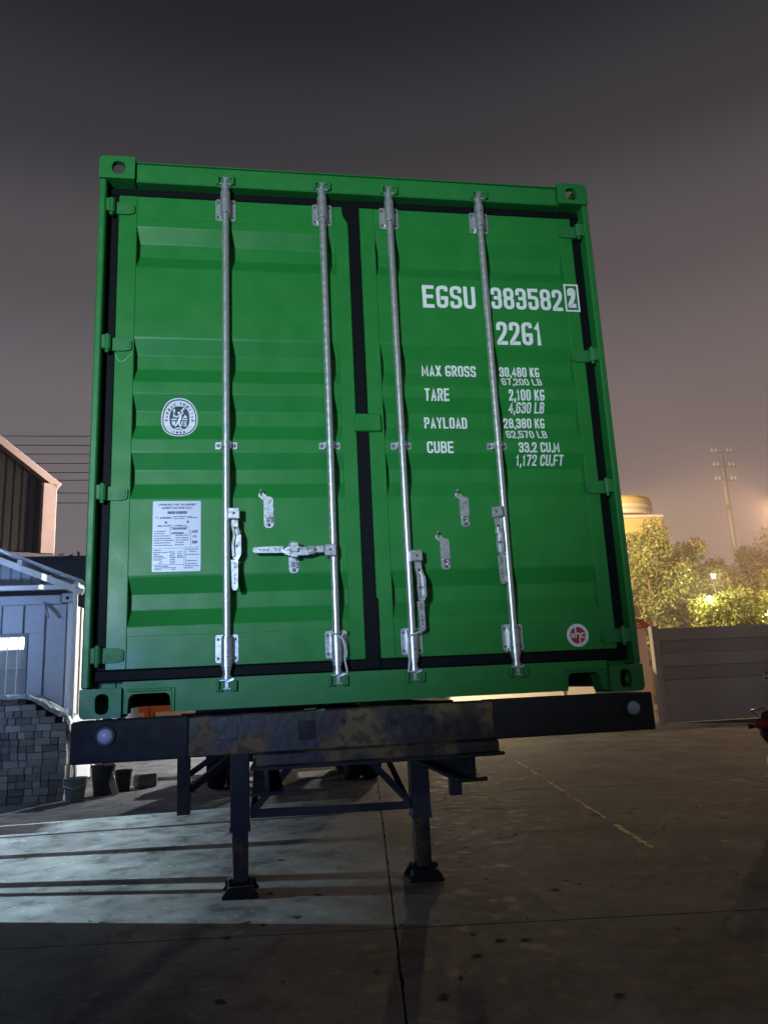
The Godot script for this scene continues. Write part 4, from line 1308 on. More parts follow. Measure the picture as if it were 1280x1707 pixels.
func make_street() -> void:
	# strong street lamp by the fence, just outside the picture
	var s := thing("street_lamp", "strong orange street lamp on a steel pole beside the trees", "street lamp", Vector3(17.9, 0, -20.6))
	part(s, "pole", MB.new().tube([Vector3.ZERO, Vector3(0, 6.3, 0), Vector3(-0.12, 6.6, 0.1), Vector3(-0.4, 6.7, 0.25)], [0.09, 0.06, 0.05, 0.04], 10).mesh(), M.pole)
	part(s, "hood", MB.new().box(Vector3(-0.26, 0.0, -0.13), Vector3(0.22, 0.10, 0.13), 0.04, Transform3D(Basis(Vector3.UP, 0.6), Vector3(-0.42, 6.66, 0.26))).mesh(), M.leg_paint)
	lamp_head(s, Vector3(-0.45, 6.52, 0.28), Color(1.0, 0.55, 0.32), 50.0, 60.0, 0.10)
	var s2 := thing("street_lamp", "added unseen orange lamp that brightens the trees", "street lamp", Vector3(8.6, 0, -19.4))  # lamp added out of view to brighten the tree fronts
	part(s2, "pole", MB.new().tube([Vector3.ZERO, Vector3(0, 6.6, 0)], [0.09, 0.05], 10).mesh(), M.pole)
	part(s2, "cap", MB.new().lathe([Vector2(0.0001, 7.0), Vector2(0.26, 6.9), Vector2(0.26, 6.87), Vector2(0.02, 6.87)], Transform3D.IDENTITY, 16).mesh(), M.leg_paint)
	var s2x := Transform3D(Basis.looking_at(Vector3(8.6, -3.0, -5.4).normalized()), Vector3(0, 6.72, 0))
	part(s2, "bulb", MB.new().box(Vector3(-0.15, -0.1, -0.02), Vector3(0.15, 0.1, 0.02), 0.01, s2x).mesh(), glow(Color(1.0, 0.60, 0.26), 30.0))
	var sl := SpotLight3D.new()
	sl.name = "fill_beam"
	sl.light_color = srgb(Color(1.0, 0.62, 0.27))
	sl.light_energy = 300.0
	sl.light_size = 0.1
	sl.spot_range = 100.0
	sl.spot_attenuation = 2.0
	sl.spot_angle = 34.0
	sl.spot_angle_attenuation = 0.5
	sl.shadow_enabled = true
	s2.add_child(sl)
	sl.transform = s2x.translated_local(Vector3(0, 0, -0.05))
	var tw := thing("flood_light", "added unseen flood light that brightens the yellow tower", "flood light", Vector3(10.5, 0, -29.5))  # flood light added out of view to brighten the tower
	var twx := Transform3D(Basis.looking_at(Vector3(9.0, 2.2, -8.0).normalized()), Vector3(0, 7.6, 0))
	part(tw, "pole", MB.new().tube([Vector3.ZERO, Vector3(0, 7.45, 0)], [0.08, 0.05], 10).mesh(), M.pole)
	part(tw, "housing", MB.new().box(Vector3(-0.2, -0.15, 0.0), Vector3(0.2, 0.15, 0.12), 0.02, twx).mesh(), M.dark_plastic)
	part(tw, "led_panel", MB.new().box(Vector3(-0.17, -0.12, -0.02), Vector3(0.17, 0.12, -0.002), 0.0, twx).mesh(), glow(Color(1.0, 0.80, 0.55), 20.0))
	var tl := SpotLight3D.new()
	tl.name = "flood_beam"
	tl.light_color = srgb(Color(1.0, 0.80, 0.55))
	tl.light_energy = 430.0
	tl.light_size = 0.1
	tl.spot_range = 100.0
	tl.spot_attenuation = 2.0
	tl.spot_angle = 24.0
	tl.shadow_enabled = true
	tw.add_child(tl)
	tl.transform = twx.translated_local(Vector3(0, 0, -0.05))
	# small white park lamps among the trees, the third added to brighten leaves
	for q in [[Vector3(15.62, 4.53, -21.9), "white park lamp glowing high among the leaves"], [Vector3(14.95, 3.69, -21.3), "white park lamp glowing low among the leaves"], [Vector3(17.0, 3.1, -21.2), "added lamp hidden behind the low green tree to brighten the leaves"]]:
		var p := thing("park_lamp", q[1], "lamp", Vector3(q[0].x, 0, q[0].z), 0.0, "park lamps among the trees")
		var h: float = q[0].y
		part(p, "pole", MB.new().tube([Vector3.ZERO, Vector3(0, h - 0.14, 0)], [0.05, 0.03], 8).mesh(), M.leg_paint)
		part(p, "cap", MB.new().lathe([Vector2(0.0001, h + 0.12), Vector2(0.10, h + 0.09), Vector2(0.10, h + 0.08), Vector2(0.02, h + 0.08)], Transform3D.IDENTITY, 16).mesh(), M.leg_paint)
		lamp_head(p, Vector3(0, h, 0), Color(1.0, 0.84, 0.48), 6.0, 9.0, 0.07)
	# utility pole with three crossarms of paired insulators
	var u := thing("utility_pole", "concrete utility pole with crossarms of pale insulators above the trees", "utility pole", Vector3(28.9, 0, -40))
	part(u, "pole", MB.new().tube([Vector3.ZERO, Vector3(0, 14.7, 0)], [0.17, 0.11], 12).mesh(), M.pole)
	for k in 3:
		var y := 13.0 + k * 0.92
		part(u, "crossarm", bx(-0.75, y - 0.13, 0.11, 0.75, y - 0.08, 0.17), M.pole)
		for x in [0.40, 0.66, -0.42, -0.68]:
			part(u, "insulator", MB.new().lathe([Vector2(0.0001, 0.18), Vector2(0.05, 0.16), Vector2(0.075, 0.09), Vector2(0.05, 0.06), Vector2(0.09, 0.0), Vector2(0.05, -0.03), Vector2(0.04, -0.09)], Transform3D(Basis.IDENTITY, Vector3(x, y, 0.14)), 12).mesh(), M.porcelain)
	# power lines
	var ys := [16.02, 15.52, 15.04, 14.53, 14.03, 13.61, 12.90, 12.35]
	for k in ys.size():
		var pts := []
		for i in 25:
			var f := i / 24.0
			var x := lerpf(-48.0, 4.0, f)
			var sag := 0.0004 * (x + 12.0) * (x + 12.0)
			pts.append(Vector3(x, ys[k] + sag * (-1.0 if k > 5 else 0.35) - (0.012 * (x + 12.0) if k > 5 else 0.0), -41.0 - 0.15 * k))
		var o := part(self, "power_line", MB.new().tube(pts, 0.022, 5, false).mesh(), M.wire)
		tag(o, ["highest of the six level power lines in the sky", "second highest power line of the level six", "third highest power line of the level six", "power line just under the middle of the level six", "second lowest power line of the level six", "lowest of the six level power lines in the sky", "upper of the two sagging power lines", "lower of the two sagging power lines"][k], "power line", "power lines across the sky")
	# yellow tower behind the trees
	var y := thing("yellow_tower", "yellow tower block with white bands round its drum top", "building", Vector3(19.9, 0.3, -37.5))
	part(y, "wall", bx(-3.4, -0.3, -2.9, 2.15, 9.45, 1.39, 0.05), M.yellow_wall)
	part(y, "parapet", bx(-3.45, 9.46, -2.95, 2.20, 9.62, 1.5, 0.03), M.cream_wall)
	var dx := Transform3D(Basis.IDENTITY, Vector3(0.0, 0, -0.4))
	part(y, "drum", MB.new().lathe([Vector2(2.30, 9.62), Vector2(2.30, 10.52), Vector2(2.22, 10.66), Vector2(2.05, 10.72), Vector2(0.0001, 10.74)], dx, 48).mesh(), M.yellow_wall)
	for h in [9.68, 10.02]:
		part(y, "white_band", MB.new().lathe([Vector2(2.31, h), Vector2(2.33, h + 0.02), Vector2(2.33, h + 0.16), Vector2(2.31, h + 0.18)], dx, 48).mesh(), M.cream_wall)
	for i in 3:
		for j in 3:
			var wn := part(y, "window", bx(-1.9 + i * 1.5, 1.2 + j * 2.7, 1.40, -0.9 + i * 1.5, 2.6 + j * 2.7, 1.44), M.cream_wall)
			part(wn, "pane", bx(-1.84 + i * 1.5, 1.26 + j * 2.7, 1.44, -0.96 + i * 1.5, 2.54 + j * 2.7, 1.445), M.dark_plastic)
	# red arched sign and a yellow pennant board behind the fence end
	var rs := thing("arched_sign", "red arched sign board on a pale kiosk behind the fence", "sign", Vector3(10.55, 0, -18.4))
	var arch := PackedVector2Array()
	for i in 17:
		var an := PI * i / 16.0
		arch.append(Vector2(cos(an) * 0.52, 2.60 + sin(an) * 0.30))
	part(rs, "board", MB.new().prism(arch, -0.04, 0.04).mesh(), M.red_paint)
	part(rs, "trim", MB.new().box(Vector3(-0.30, 2.66, 0.04), Vector3(0.22, 2.69, 0.05)).box(Vector3(-0.26, 2.73, 0.04), Vector3(-0.05, 2.76, 0.05)).box(Vector3(0.02, 2.73, 0.04), Vector3(0.18, 2.76, 0.05)).mesh(), M.cream_wall)
	part(rs, "kiosk_wall", bx(-0.55, 0, -0.3, 0.40, 2.59, -0.05, 0.01), M.pale_frame)
	part(rs, "meter_box", bx(-0.22, 2.10, -0.05, 0.06, 2.46, 0.06, 0.01), M.cream_wall)
	var pn := thing("yellow_pennant", "narrow yellow triangular board rising behind the red sign", "sign", Vector3(10.35, 0, -18.9))
	part(pn, "board", MB.new().prism(PackedVector2Array([Vector2(-0.42, 2.55), Vector2(0.42, 2.55), Vector2(0.16, 3.42), Vector2(0.10, 3.42)]), -0.03, 0.03).mesh(), M.yellow_wall)
	part(pn, "post", bx(-0.04, 0, -0.04, 0.04, 2.55, 0.04), M.pole)

func make_left_side() -> void:
	# site office: a pale steel cabin with a corrugated roof over it
	var o := thing("site_office", "pale blue steel site cabin with a barred window behind the brick stack", "building", Vector3(0, 0, 0))
	var X0 := -9.2
	var X1 := -3.30
	var Z0 := -9.1
	var seams := []
	var x := X1 - 0.10
	while x > X0 + 0.4:
		seams.append(x)
		x -= 0.31
	# front wall in strips, ribs between; the window opening is left free
	var wx0 := -5.05
	var wx1 := -3.93
	for k in seams.size():
		var a: float = seams[k] - 0.275
		var b: float = seams[k]
		if b > wx0 and a < wx1:
			part(o, "wall_panel", bx(a, 2.36, Z0 - 0.04, b, 2.78, Z0, 0.004), M.office)
			part(o, "wall_panel", bx(a, 0.1, Z0 - 0.04, b, 1.30, Z0, 0.004), M.office)
			if a < wx0:
				part(o, "wall_panel", bx(a, 1.301, Z0 - 0.04, wx0, 2.359, Z0), M.office)
			if b > wx1:
				part(o, "wall_panel", bx(wx1, 1.301, Z0 - 0.04, b, 2.359, Z0), M.office)
		else:
			part(o, "wall_panel", bx(a, 0.1, Z0 - 0.04, b, 2.78, Z0, 0.004), M.office)
	for q in [[X0, 0.08, wx0, 2.79], [wx1, 0.08, X1 - 0.05, 2.79], [wx0, 0.08, wx1, 1.30], [wx0, 2.36, wx1, 2.79]]:
		part(o, "wall_back", bx(q[0], q[1], Z0 - 0.09, q[2], q[3], Z0 - 0.041), M.office)
	part(o, "end_wall", bx(X1 - 0.06, 0.08, -11.5, X1 - 0.01, 2.79, Z0 - 0.11), M.white_steel)
	part(o, "back_wall", bx(X0, 0.08, -11.6, X1 - 0.02, 2.79, -11.53), M.office)
	part(o, "far_wall", bx(X0, 0.08, -11.5, X0 + 0.05, 2.79, Z0 - 0.1), M.office)
	part(o, "ceiling", bx(X0 + 0.06, 2.70, -11.5, X1 - 0.07, 2.74, Z0 - 0.1), M.office)
	part(o, "floor", bx(X0 + 0.06, 0.10, -11.5, X1 - 0.07, 0.16, Z0 - 0.1), M.chassis)
	for z in [Z0 - 0.09, -11.55]:
		part(o, "corner_post", bx(X1 - 0.075, 0.1, z - 0.05, X1 + 0.01, 2.80, z + 0.105, 0.01), M.white_steel)
		part(o, "corner_post", bx(X0 - 0.01, 0.1, z - 0.05, X0 + 0.08, 2.80, z + 0.105, 0.01), M.white_steel)
	part(o, "top_rail", bx(X0 + 0.08, 2.79, Z0 - 0.10, X1 - 0.18, 2.93, Z0 + 0.02, 0.01), M.office)
	var cast := MB.new().box(Vector3(X1 - 0.17, 2.81, Z0 - 0.14), Vector3(X1 + 0.015, 2.95, Z0 + 0.03), 0.012)
	var ca := part(o, "corner_casting", cast.mesh(), M.office)
	part(ca, "eye", MB.new().lathe([Vector2(0.0001, 0.0), Vector2(0.026, 0.0), Vector2(0.03, -0.01)], Transform3D(Basis(Vector3.RIGHT, PI / 2), Vector3(X1 - 0.085, 2.875, Z0 + 0.032)), 16).mesh(), M.black)
	var win := part(o, "window", MB.new().box(Vector3(wx0, 2.31, Z0 - 0.08), Vector3(wx1, 2.36, Z0 + 0.02), 0.004).box(Vector3(wx0, 1.30, Z0 - 0.08), Vector3(wx1, 1.35, Z0 + 0.02), 0.004).box(Vector3(wx0, 1.351, Z0 - 0.08), Vector3(wx0 + 0.05, 2.309, Z0 + 0.02), 0.004).box(Vector3(wx1 - 0.05, 1.351, Z0 - 0.08), Vector3(wx1, 2.309, Z0 + 0.02), 0.004).mesh(), M.hoarding)
	part(win, "pane", bx(wx0 + 0.05, 1.35, Z0 - 0.05, wx1 - 0.05, 2.31, Z0 - 0.046), M.glass)
	for k in 6:
		part(win, "bar", MB.new().tube([Vector3(wx1 - 0.13 - k * 0.145, 1.33, Z0 + 0.03), Vector3(wx1 - 0.13 - k * 0.145, 2.33, Z0 + 0.03)], 0.009, 8).mesh(), M.white_steel)
	for yy in [1.82]:
		part(win, "bar", MB.new().tube([Vector3(wx0, yy, Z0 + 0.03), Vector3(wx1, yy, Z0 + 0.03)], 0.007, 8).mesh(), M.bolt)
	part(o, "wall_lamp_arm", MB.new().tube([Vector3(-3.72, 2.82, Z0 + 0.03), Vector3(-3.66, 2.68, Z0 + 0.12), Vector3(-3.62, 2.58, Z0 + 0.16)], 0.022, 8).mesh(), M.galv)
	# corrugated gable roof oversailing the cabin
	var ridge := Vector3(-6.2, 4.38, 0)
	var eave := Vector3(-3.02, 3.03, 0)
	var nseg := 34
	for side in [0, 1]:
		var e0 := eave if side == 0 else Vector3(2 * ridge.x - eave.x, eave.y, 0)
		var run := e0 - ridge
		for sh in 4:
			var prof := []
			for k in 9:
				prof.append(Vector2(k * 0.11, 0.018 * (1.0 if k % 2 == 0 else -1.0)))
			var zz := -8.35 - sh * 0.88
			var up := Vector3(-run.y, run.x, 0).normalized()
			if up.y < 0: up = -up
			var roof := MB.new()
			roof.sheet(prof, ridge + Vector3(0, 0.02 * (sh % 2), zz), Vector3.FORWARD, up, run, up)
			roof.sheet(prof, ridge + Vector3(0, 0.02 * (sh % 2) - 0.004, zz), Vector3.FORWARD, up, run, -up)
			part(o, "roof_sheet", roof.mesh(), M.roof)
		for f in [0.12, 0.42, 0.72, 0.97]:
			var p: Vector3 = ridge + run * f - Vector3(0, 0.07, 0)
			part(o, "purlin", bx(p.x - 0.03, p.y - 0.05, -11.7, p.x + 0.03, p.y + 0.03, -8.40), M.white_steel)
	part(o, "rafter", MB.new().bar(Vector3(-6.2, 4.23, -8.62), Vector3(-3.06, 2.90, -8.62), 0.06, 0.09, Vector3.UP).mesh(), M.white_steel)
	part(o, "rafter", MB.new().bar(Vector3(-6.2, 4.23, -8.62), Vector3(-9.34, 2.90, -8.62), 0.06, 0.09, Vector3.UP).mesh(), M.white_steel)
	var gs := MB.new()  # sheet added under the rafters to stand for the roof's lit underside
	var gx0 := -9.2
	while gx0 < -3.3:
		var ga := gx0
		var gb := gx0 + 0.05
		var top_at := func(xx: float) -> float: return 4.30 - absf(xx + 6.2) * 0.4245 - 0.05
		for st in [[0.0, 0.05, 0.0, 0.0], [0.05, 0.075, 0.0, -0.025], [0.075, 0.125, -0.025, -0.025], [0.125, 0.15, -0.025, 0.0]]:
			ga = gx0 + st[0]
			gb = gx0 + st[1]
			gs.poly([Vector3(ga, 2.99, -8.95 + st[2]), Vector3(gb, 2.99, -8.95 + st[3]), Vector3(gb, maxf(top_at.call(gb), 2.99), -8.95 + st[3]), Vector3(ga, maxf(top_at.call(ga), 2.99), -8.95 + st[2])], Vector3.BACK)
		gx0 += 0.15
	part(o, "added_gable_sheet", gs.mesh(), M.roof)
	part(o, "tie_beam", bx(-9.3, 2.955, -8.66, -3.12, 3.02, -8.58, 0.004), M.white_steel)
	part(o, "canopy_post", bx(-3.20, 0, -8.67, -3.14, 2.955, -8.61, 0.006), M.white_steel)
	part(o, "canopy_post", bx(-3.05, 0, -11.25, -2.98, 2.98, -11.18, 0.006), M.white_steel)
	part(o, "canopy_post", bx(-3.09, 0, -10.05, -3.03, 2.98, -9.99, 0.006), M.white_steel)
	# fluorescent fitting inside
	var tl := thing("tube_light", "bright white tube light seen through the barred cabin window", "light", Vector3(-4.62, 2.27, -9.62))
	part(tl, "diffuser", bx(-0.72, -0.10, -0.03, 0.66, 0.06, 0.03, 0.01), glow(Color(0.86, 0.93, 1.0), 6.0))
	part(tl, "housing", bx(-0.74, -0.12, -0.06, 0.68, 0.08, -0.031, 0.004), M.white_steel)
	var al := AreaLight3D.new()
	al.name = "tube_glow"
	al.area_size = Vector2(1.3, 0.14)
	al.light_color = srgb(Color(0.75, 0.86, 1.0))
	al.light_energy = 2.0
	al.shadow_enabled = true
	tl.add_child(al)
	al.position = Vector3(-0.03, -0.02, 0.035)
	al.rotation.y = PI

	# stack of grey paving bricks in front of the cabin
	var st := thing("brick_stack", "tall stack of grey paving bricks beside the cabin", "bricks", Vector3(0, 0, 0))
	var r2 := RandomNumberGenerator.new()
	r2.seed = 9
	var mk := {}
	for row in 15:
		var y0 := row * 0.0945
		var right := -3.16 - 0.02 * r2.randf()
		if row >= 11: right = -3.16 - 0.13 * (row - 10) - 0.04
		for layer in 4:
			var bx1 := right
			while bx1 > (-4.75 if layer == 0 else right - 0.5):
				var w := 0.105 if r2.randf() < 0.55 else 0.205
				var zf := -8.42 - layer * 0.212 + r2.randf_range(-0.010, 0.008)
				var key := int(w * 1000)
				if not mk.has(key):
					mk[key] = bx(-w / 2 + 0.0025, 0.001, -0.105, w / 2 - 0.0025, 0.0928, 0.0, 0.005)
				var b := part(st, "brick", mk[key], M.brick[r2.randi() % 4], Vector3(bx1 - w / 2, y0, zf))
				b.rotation.y = r2.randf_range(-0.02, 0.02)
				bx1 -= w + r2.randf_range(0.0, 0.006)
	part(st, "core", bx(-4.75, 0, -9.0, -3.72, 1.06, -8.545), M.brick[0])
	# crumpled sheet over the top, sliding off the steps
	var tp := MB.new()
	var nz := FastNoiseLite.new()
	nz.seed = 4
	nz.frequency = 2.2
	var gx := 46
	var gz := 12
	var grid := []
	for i in gx + 1:
		var col := []
		for j in gz + 1:
			var xx := lerpf(-4.8, -3.05, float(i) / gx)
			var zz := lerpf(-9.05, -8.36, float(j) / gz)
			var hh := 1.42 if xx < -3.70 else lerpf(1.42, 1.12, clampf((xx + 3.70) / 0.52, 0, 1))
			if xx > -3.17: hh -= (xx + 3.17) * 2.6
			if zz > -8.42: hh -= (zz + 8.42) * 0.9
			col.append(Vector3(xx, hh + 0.012 + 0.045 * absf(nz.get_noise_3d(xx * 2.0, zz * 2.0, 0)) + 0.05 * maxf(0, nz.get_noise_2d(xx * 1.2 + 7.0, zz)), zz))
		grid.append(col)
	for i in gx:
		for j in gz:
			tp.poly([grid[i][j], grid[i + 1][j], grid[i + 1][j + 1], grid[i][j + 1]], Vector3.UP)
	tag(part(self, "tarpaulin", tp.mesh(), M.tarp), "crumpled grey sheet lying over the brick stack", "tarpaulin")
	# bits on the ground by the stack
	var bu := thing("bucket", "grey plastic bucket on the ground at the foot of the bricks", "bucket", Vector3(-2.99, 0.0, -8.25))
	part(bu, "body", MB.new().lathe([Vector2(0.0001, 0.012), Vector2(0.10, 0.012), Vector2(0.112, 0.002), Vector2(0.15, 0.29), Vector2(0.162, 0.295), Vector2(0.162, 0.31), Vector2(0.145, 0.31), Vector2(0.108, 0.03), Vector2(0.0001, 0.03)], Transform3D.IDENTITY, 24).mesh(), M.bucket)
	part(bu, "handle", MB.new().tube([Vector3(-0.16, 0.28, 0), Vector3(-0.13, 0.22, 0.12), Vector3(0, 0.18, 0.165), Vector3(0.13, 0.22, 0.12), Vector3(0.16, 0.28, 0)], 0.005, 6).mesh(), M.galv)
	for q in [[Vector3(-2.72, 0, -8.75), 0.17, 0.42, "black plant tub standing behind the bucket"], [Vector3(-2.50, 0, -9.1), 0.13, 0.30, "short dark plant tub beside the leaning board"]]:
		var tb := thing("plant_tub", q[3], "tub", q[0])
		var r: float = q[1]
		var h: float = q[2]
		part(tb, "body", MB.new().lathe([Vector2(0.0001, 0.002), Vector2(r * 0.75, 0.002), Vector2(r * 0.97, h * 0.9), Vector2(r * 1.04, h * 0.91), Vector2(r * 1.04, h), Vector2(r * 0.93, h), Vector2(r * 0.90, h * 0.86), Vector2(0.0001, h * 0.86)], Transform3D.IDENTITY, 20).mesh(), M.dark_plastic)
		part(tb, "soil", MB.new().lathe([Vector2(0.0001, h * 0.90), Vector2(r * 0.5, h * 0.885), Vector2(r * 0.9, h * 0.865)], Transform3D.IDENTITY, 14).mesh(), M.bark)
	tag(part(self, "stone_block", MB.new().box(Vector3(-0.16, 0, -0.12), Vector3(0.15, 0.20, 0.12), 0.03, Transform3D(Basis(Vector3.UP, 0.5), Vector3(-2.22, 0, -9.4))).mesh(), M.brick[0]), "rough dark stone block on the ground past the plant tubs", "block")
	tag(part(self, "leaning_board", MB.new().bar(Vector3(-2.52, 0.01, -8.62), Vector3(-2.68, 0.47, -8.70), 0.09, 0.018, Vector3.BACK, 0.003).mesh(), M.wood), "short pale board leaning on a plant tub", "board")

	# gabled hall far behind: pale portal frame round dark ribbed cladding
	var h := thing("gabled_hall", "tall gabled hall with a pale frame round dark ribbed cladding", "building", Vector3(-7.36, 0, -24.0), 0.45)
	part(h, "column", bx(-0.42, 6.20, -0.5, 0.02, 8.66, 0.0, 0.01), M.pale_frame)
	part(h, "rake_beam", MB.new().bar(Vector3(0.10, 8.58, -0.25), Vector3(-6.2, 13.2, -0.25), 0.5, 0.24, Vector3.UP, 0.01).mesh(), M.pale_frame)
	var cp := []
	var cx := -0.40
	while cx > -6.2:
		cp.append(Vector2(-cx, 0.0)); cp.append(Vector2(-cx + 0.09, 0.0)); cp.append(Vector2(-cx + 0.12, -0.05)); cp.append(Vector2(-cx + 0.17, -0.05)); cp.append(Vector2(-cx + 0.20, 0.0))
		cx -= 0.26
	for k in cp.size() - 1:
		pass
	var cl := MB.new()
	for k in cp.size() - 1:
		var a: Vector2 = cp[k]
		var b: Vector2 = cp[k + 1]
		var ya := 8.62 + (a.x - 0.1) * 0.733
		var yb := 8.62 + (b.x - 0.1) * 0.733
		cl.poly([Vector3(-a.x, 5.0, -0.42 + a.y), Vector3(-b.x, 5.0, -0.42 + b.y), Vector3(-b.x, yb, -0.42 + b.y), Vector3(-a.x, ya, -0.42 + a.y)], Vector3.BACK)
	part(h, "cladding", cl.mesh(), M.cladding)
	part(h, "lower_wall", bx(-6.4, 0, -6.0, 0.02, 6.19, -0.55), M.blue_shed)
	part(h, "side_wall", bx(-0.10, 6.2, -9.0, 0.0, 8.50, -0.51), M.cladding)
	part(h, "base_beam", bx(-6.3, 6.04, -0.50, 0.02, 6.195, -0.02, 0.01), M.cladding)
	var sd := thing("blue_shed", "dark blue flat-roofed shed below the gabled hall", "building", Vector3(-5.6, 0, -15.4))
	part(sd, "wall", bx(-2.2, 0, -2.0, 2.1, 4.55, 0.0, 0.01), M.blue_shed)
	part(sd, "roof", bx(-2.25, 4.55, -2.05, 2.15, 4.62, 0.05, 0.01), M.blue_shed)
	part(sd, "door", bx(0.9, 0.02, 0.0, 1.8, 2.1, 0.03, 0.005), M.chassis)

	# unseen building added beside the yard: walls, roof and shutter shape the tube light
	var wb := thing("added_side_building", "added unseen building whose walls and half-raised shutter shape the side light", "building", Vector3(-5.0, 0, 0))
	part(wb, "wall", bx(-0.10, 0, -3.34, 0.04, 6.0, 12.0), M.hoarding)
	part(wb, "wall", bx(-0.10, 0, -8.15, 0.04, 6.0, -6.42), M.hoarding)
	part(wb, "wall", bx(-0.10, 3.4, -6.418, 0.04, 6.0, -3.342), M.hoarding)
	for k in 13:  # shutter added to fade the light patch towards the container
		part(wb, "added_shutter_slat", bx(-0.06, 1.32 + k * 0.158, -6.415, -0.03, 1.475 + k * 0.158, -3.345, 0.004), M.galv_plate)
	for q in [[-5.74, 0.065], [-4.90, 0.13], [-4.07, 0.11], [-3.85, 0.06]]:
		part(wb, "door_post", bx(-0.025, 0, q[0] - q[1] / 2, 0.04, 3.39, q[0] + q[1] / 2, 0.004), M.hoarding)
	part(wb, "back_wall", bx(-9.9, 0, -8.30, -0.11, 6.0, -8.16), M.hoarding)  # added to keep the tube light off the cabin
	part(wb, "roof", bx(-10.0, 6.01, -8.2, 0.1, 6.15, 12.0), M.hoarding)
	tag(part(self, "concrete_block", bx(-3.95, 0, -6.42, -3.5, 0.29, -5.84, 0.02), M.concrete_slab), "low concrete block on the yard before the added shutter", "block")
	var fl := thing("wall_tube_light", "upright cool white tube light inside the added side building", "light", Vector3(-12.5, 0, -6.0))
	part(fl, "housing", bx(-0.10, 2.9, -0.06, -0.02, 4.6, 0.06, 0.01), M.dark_plastic)
	part(fl, "diffuser", bx(-0.019, 3.0, -0.03, -0.005, 4.5, 0.03, 0.004), glow(Color(0.66, 0.86, 1.0), 20.0))
	part(fl, "bracket", bx(-0.10, 0, -0.03, -0.04, 2.9, 0.03), M.dark_plastic)
	var sp := AreaLight3D.new()
	sp.name = "tube_glow"
	sp.area_size = Vector2(0.05, 1.5)
	sp.light_color = srgb(Color(0.60, 0.84, 1.0))
	sp.light_energy = 1080.0
	sp.area_range = 80.0
	sp.shadow_enabled = true
	fl.add_child(sp)
	sp.position = Vector3(0.0, 3.75, 0)
	sp.rotation.y = -PI / 2
	# bluish lamp on the cabin front, outside the picture
	var cl2 := thing("cabin_lamp", "bluish lamp on a bracket on the added side building by the cabin", "lamp", Vector3(-4.80, 2.60, -7.55))
	part(cl2, "bracket", MB.new().tube([Vector3(-0.15, 0.16, 0), Vector3(-0.06, 0.20, 0), Vector3(0, 0.07, 0)], 0.012, 7).mesh(), M.bolt)
	lamp_head(cl2, Vector3.ZERO, Color(0.36, 0.54, 1.0), 1.8, 8.0, 0.06)

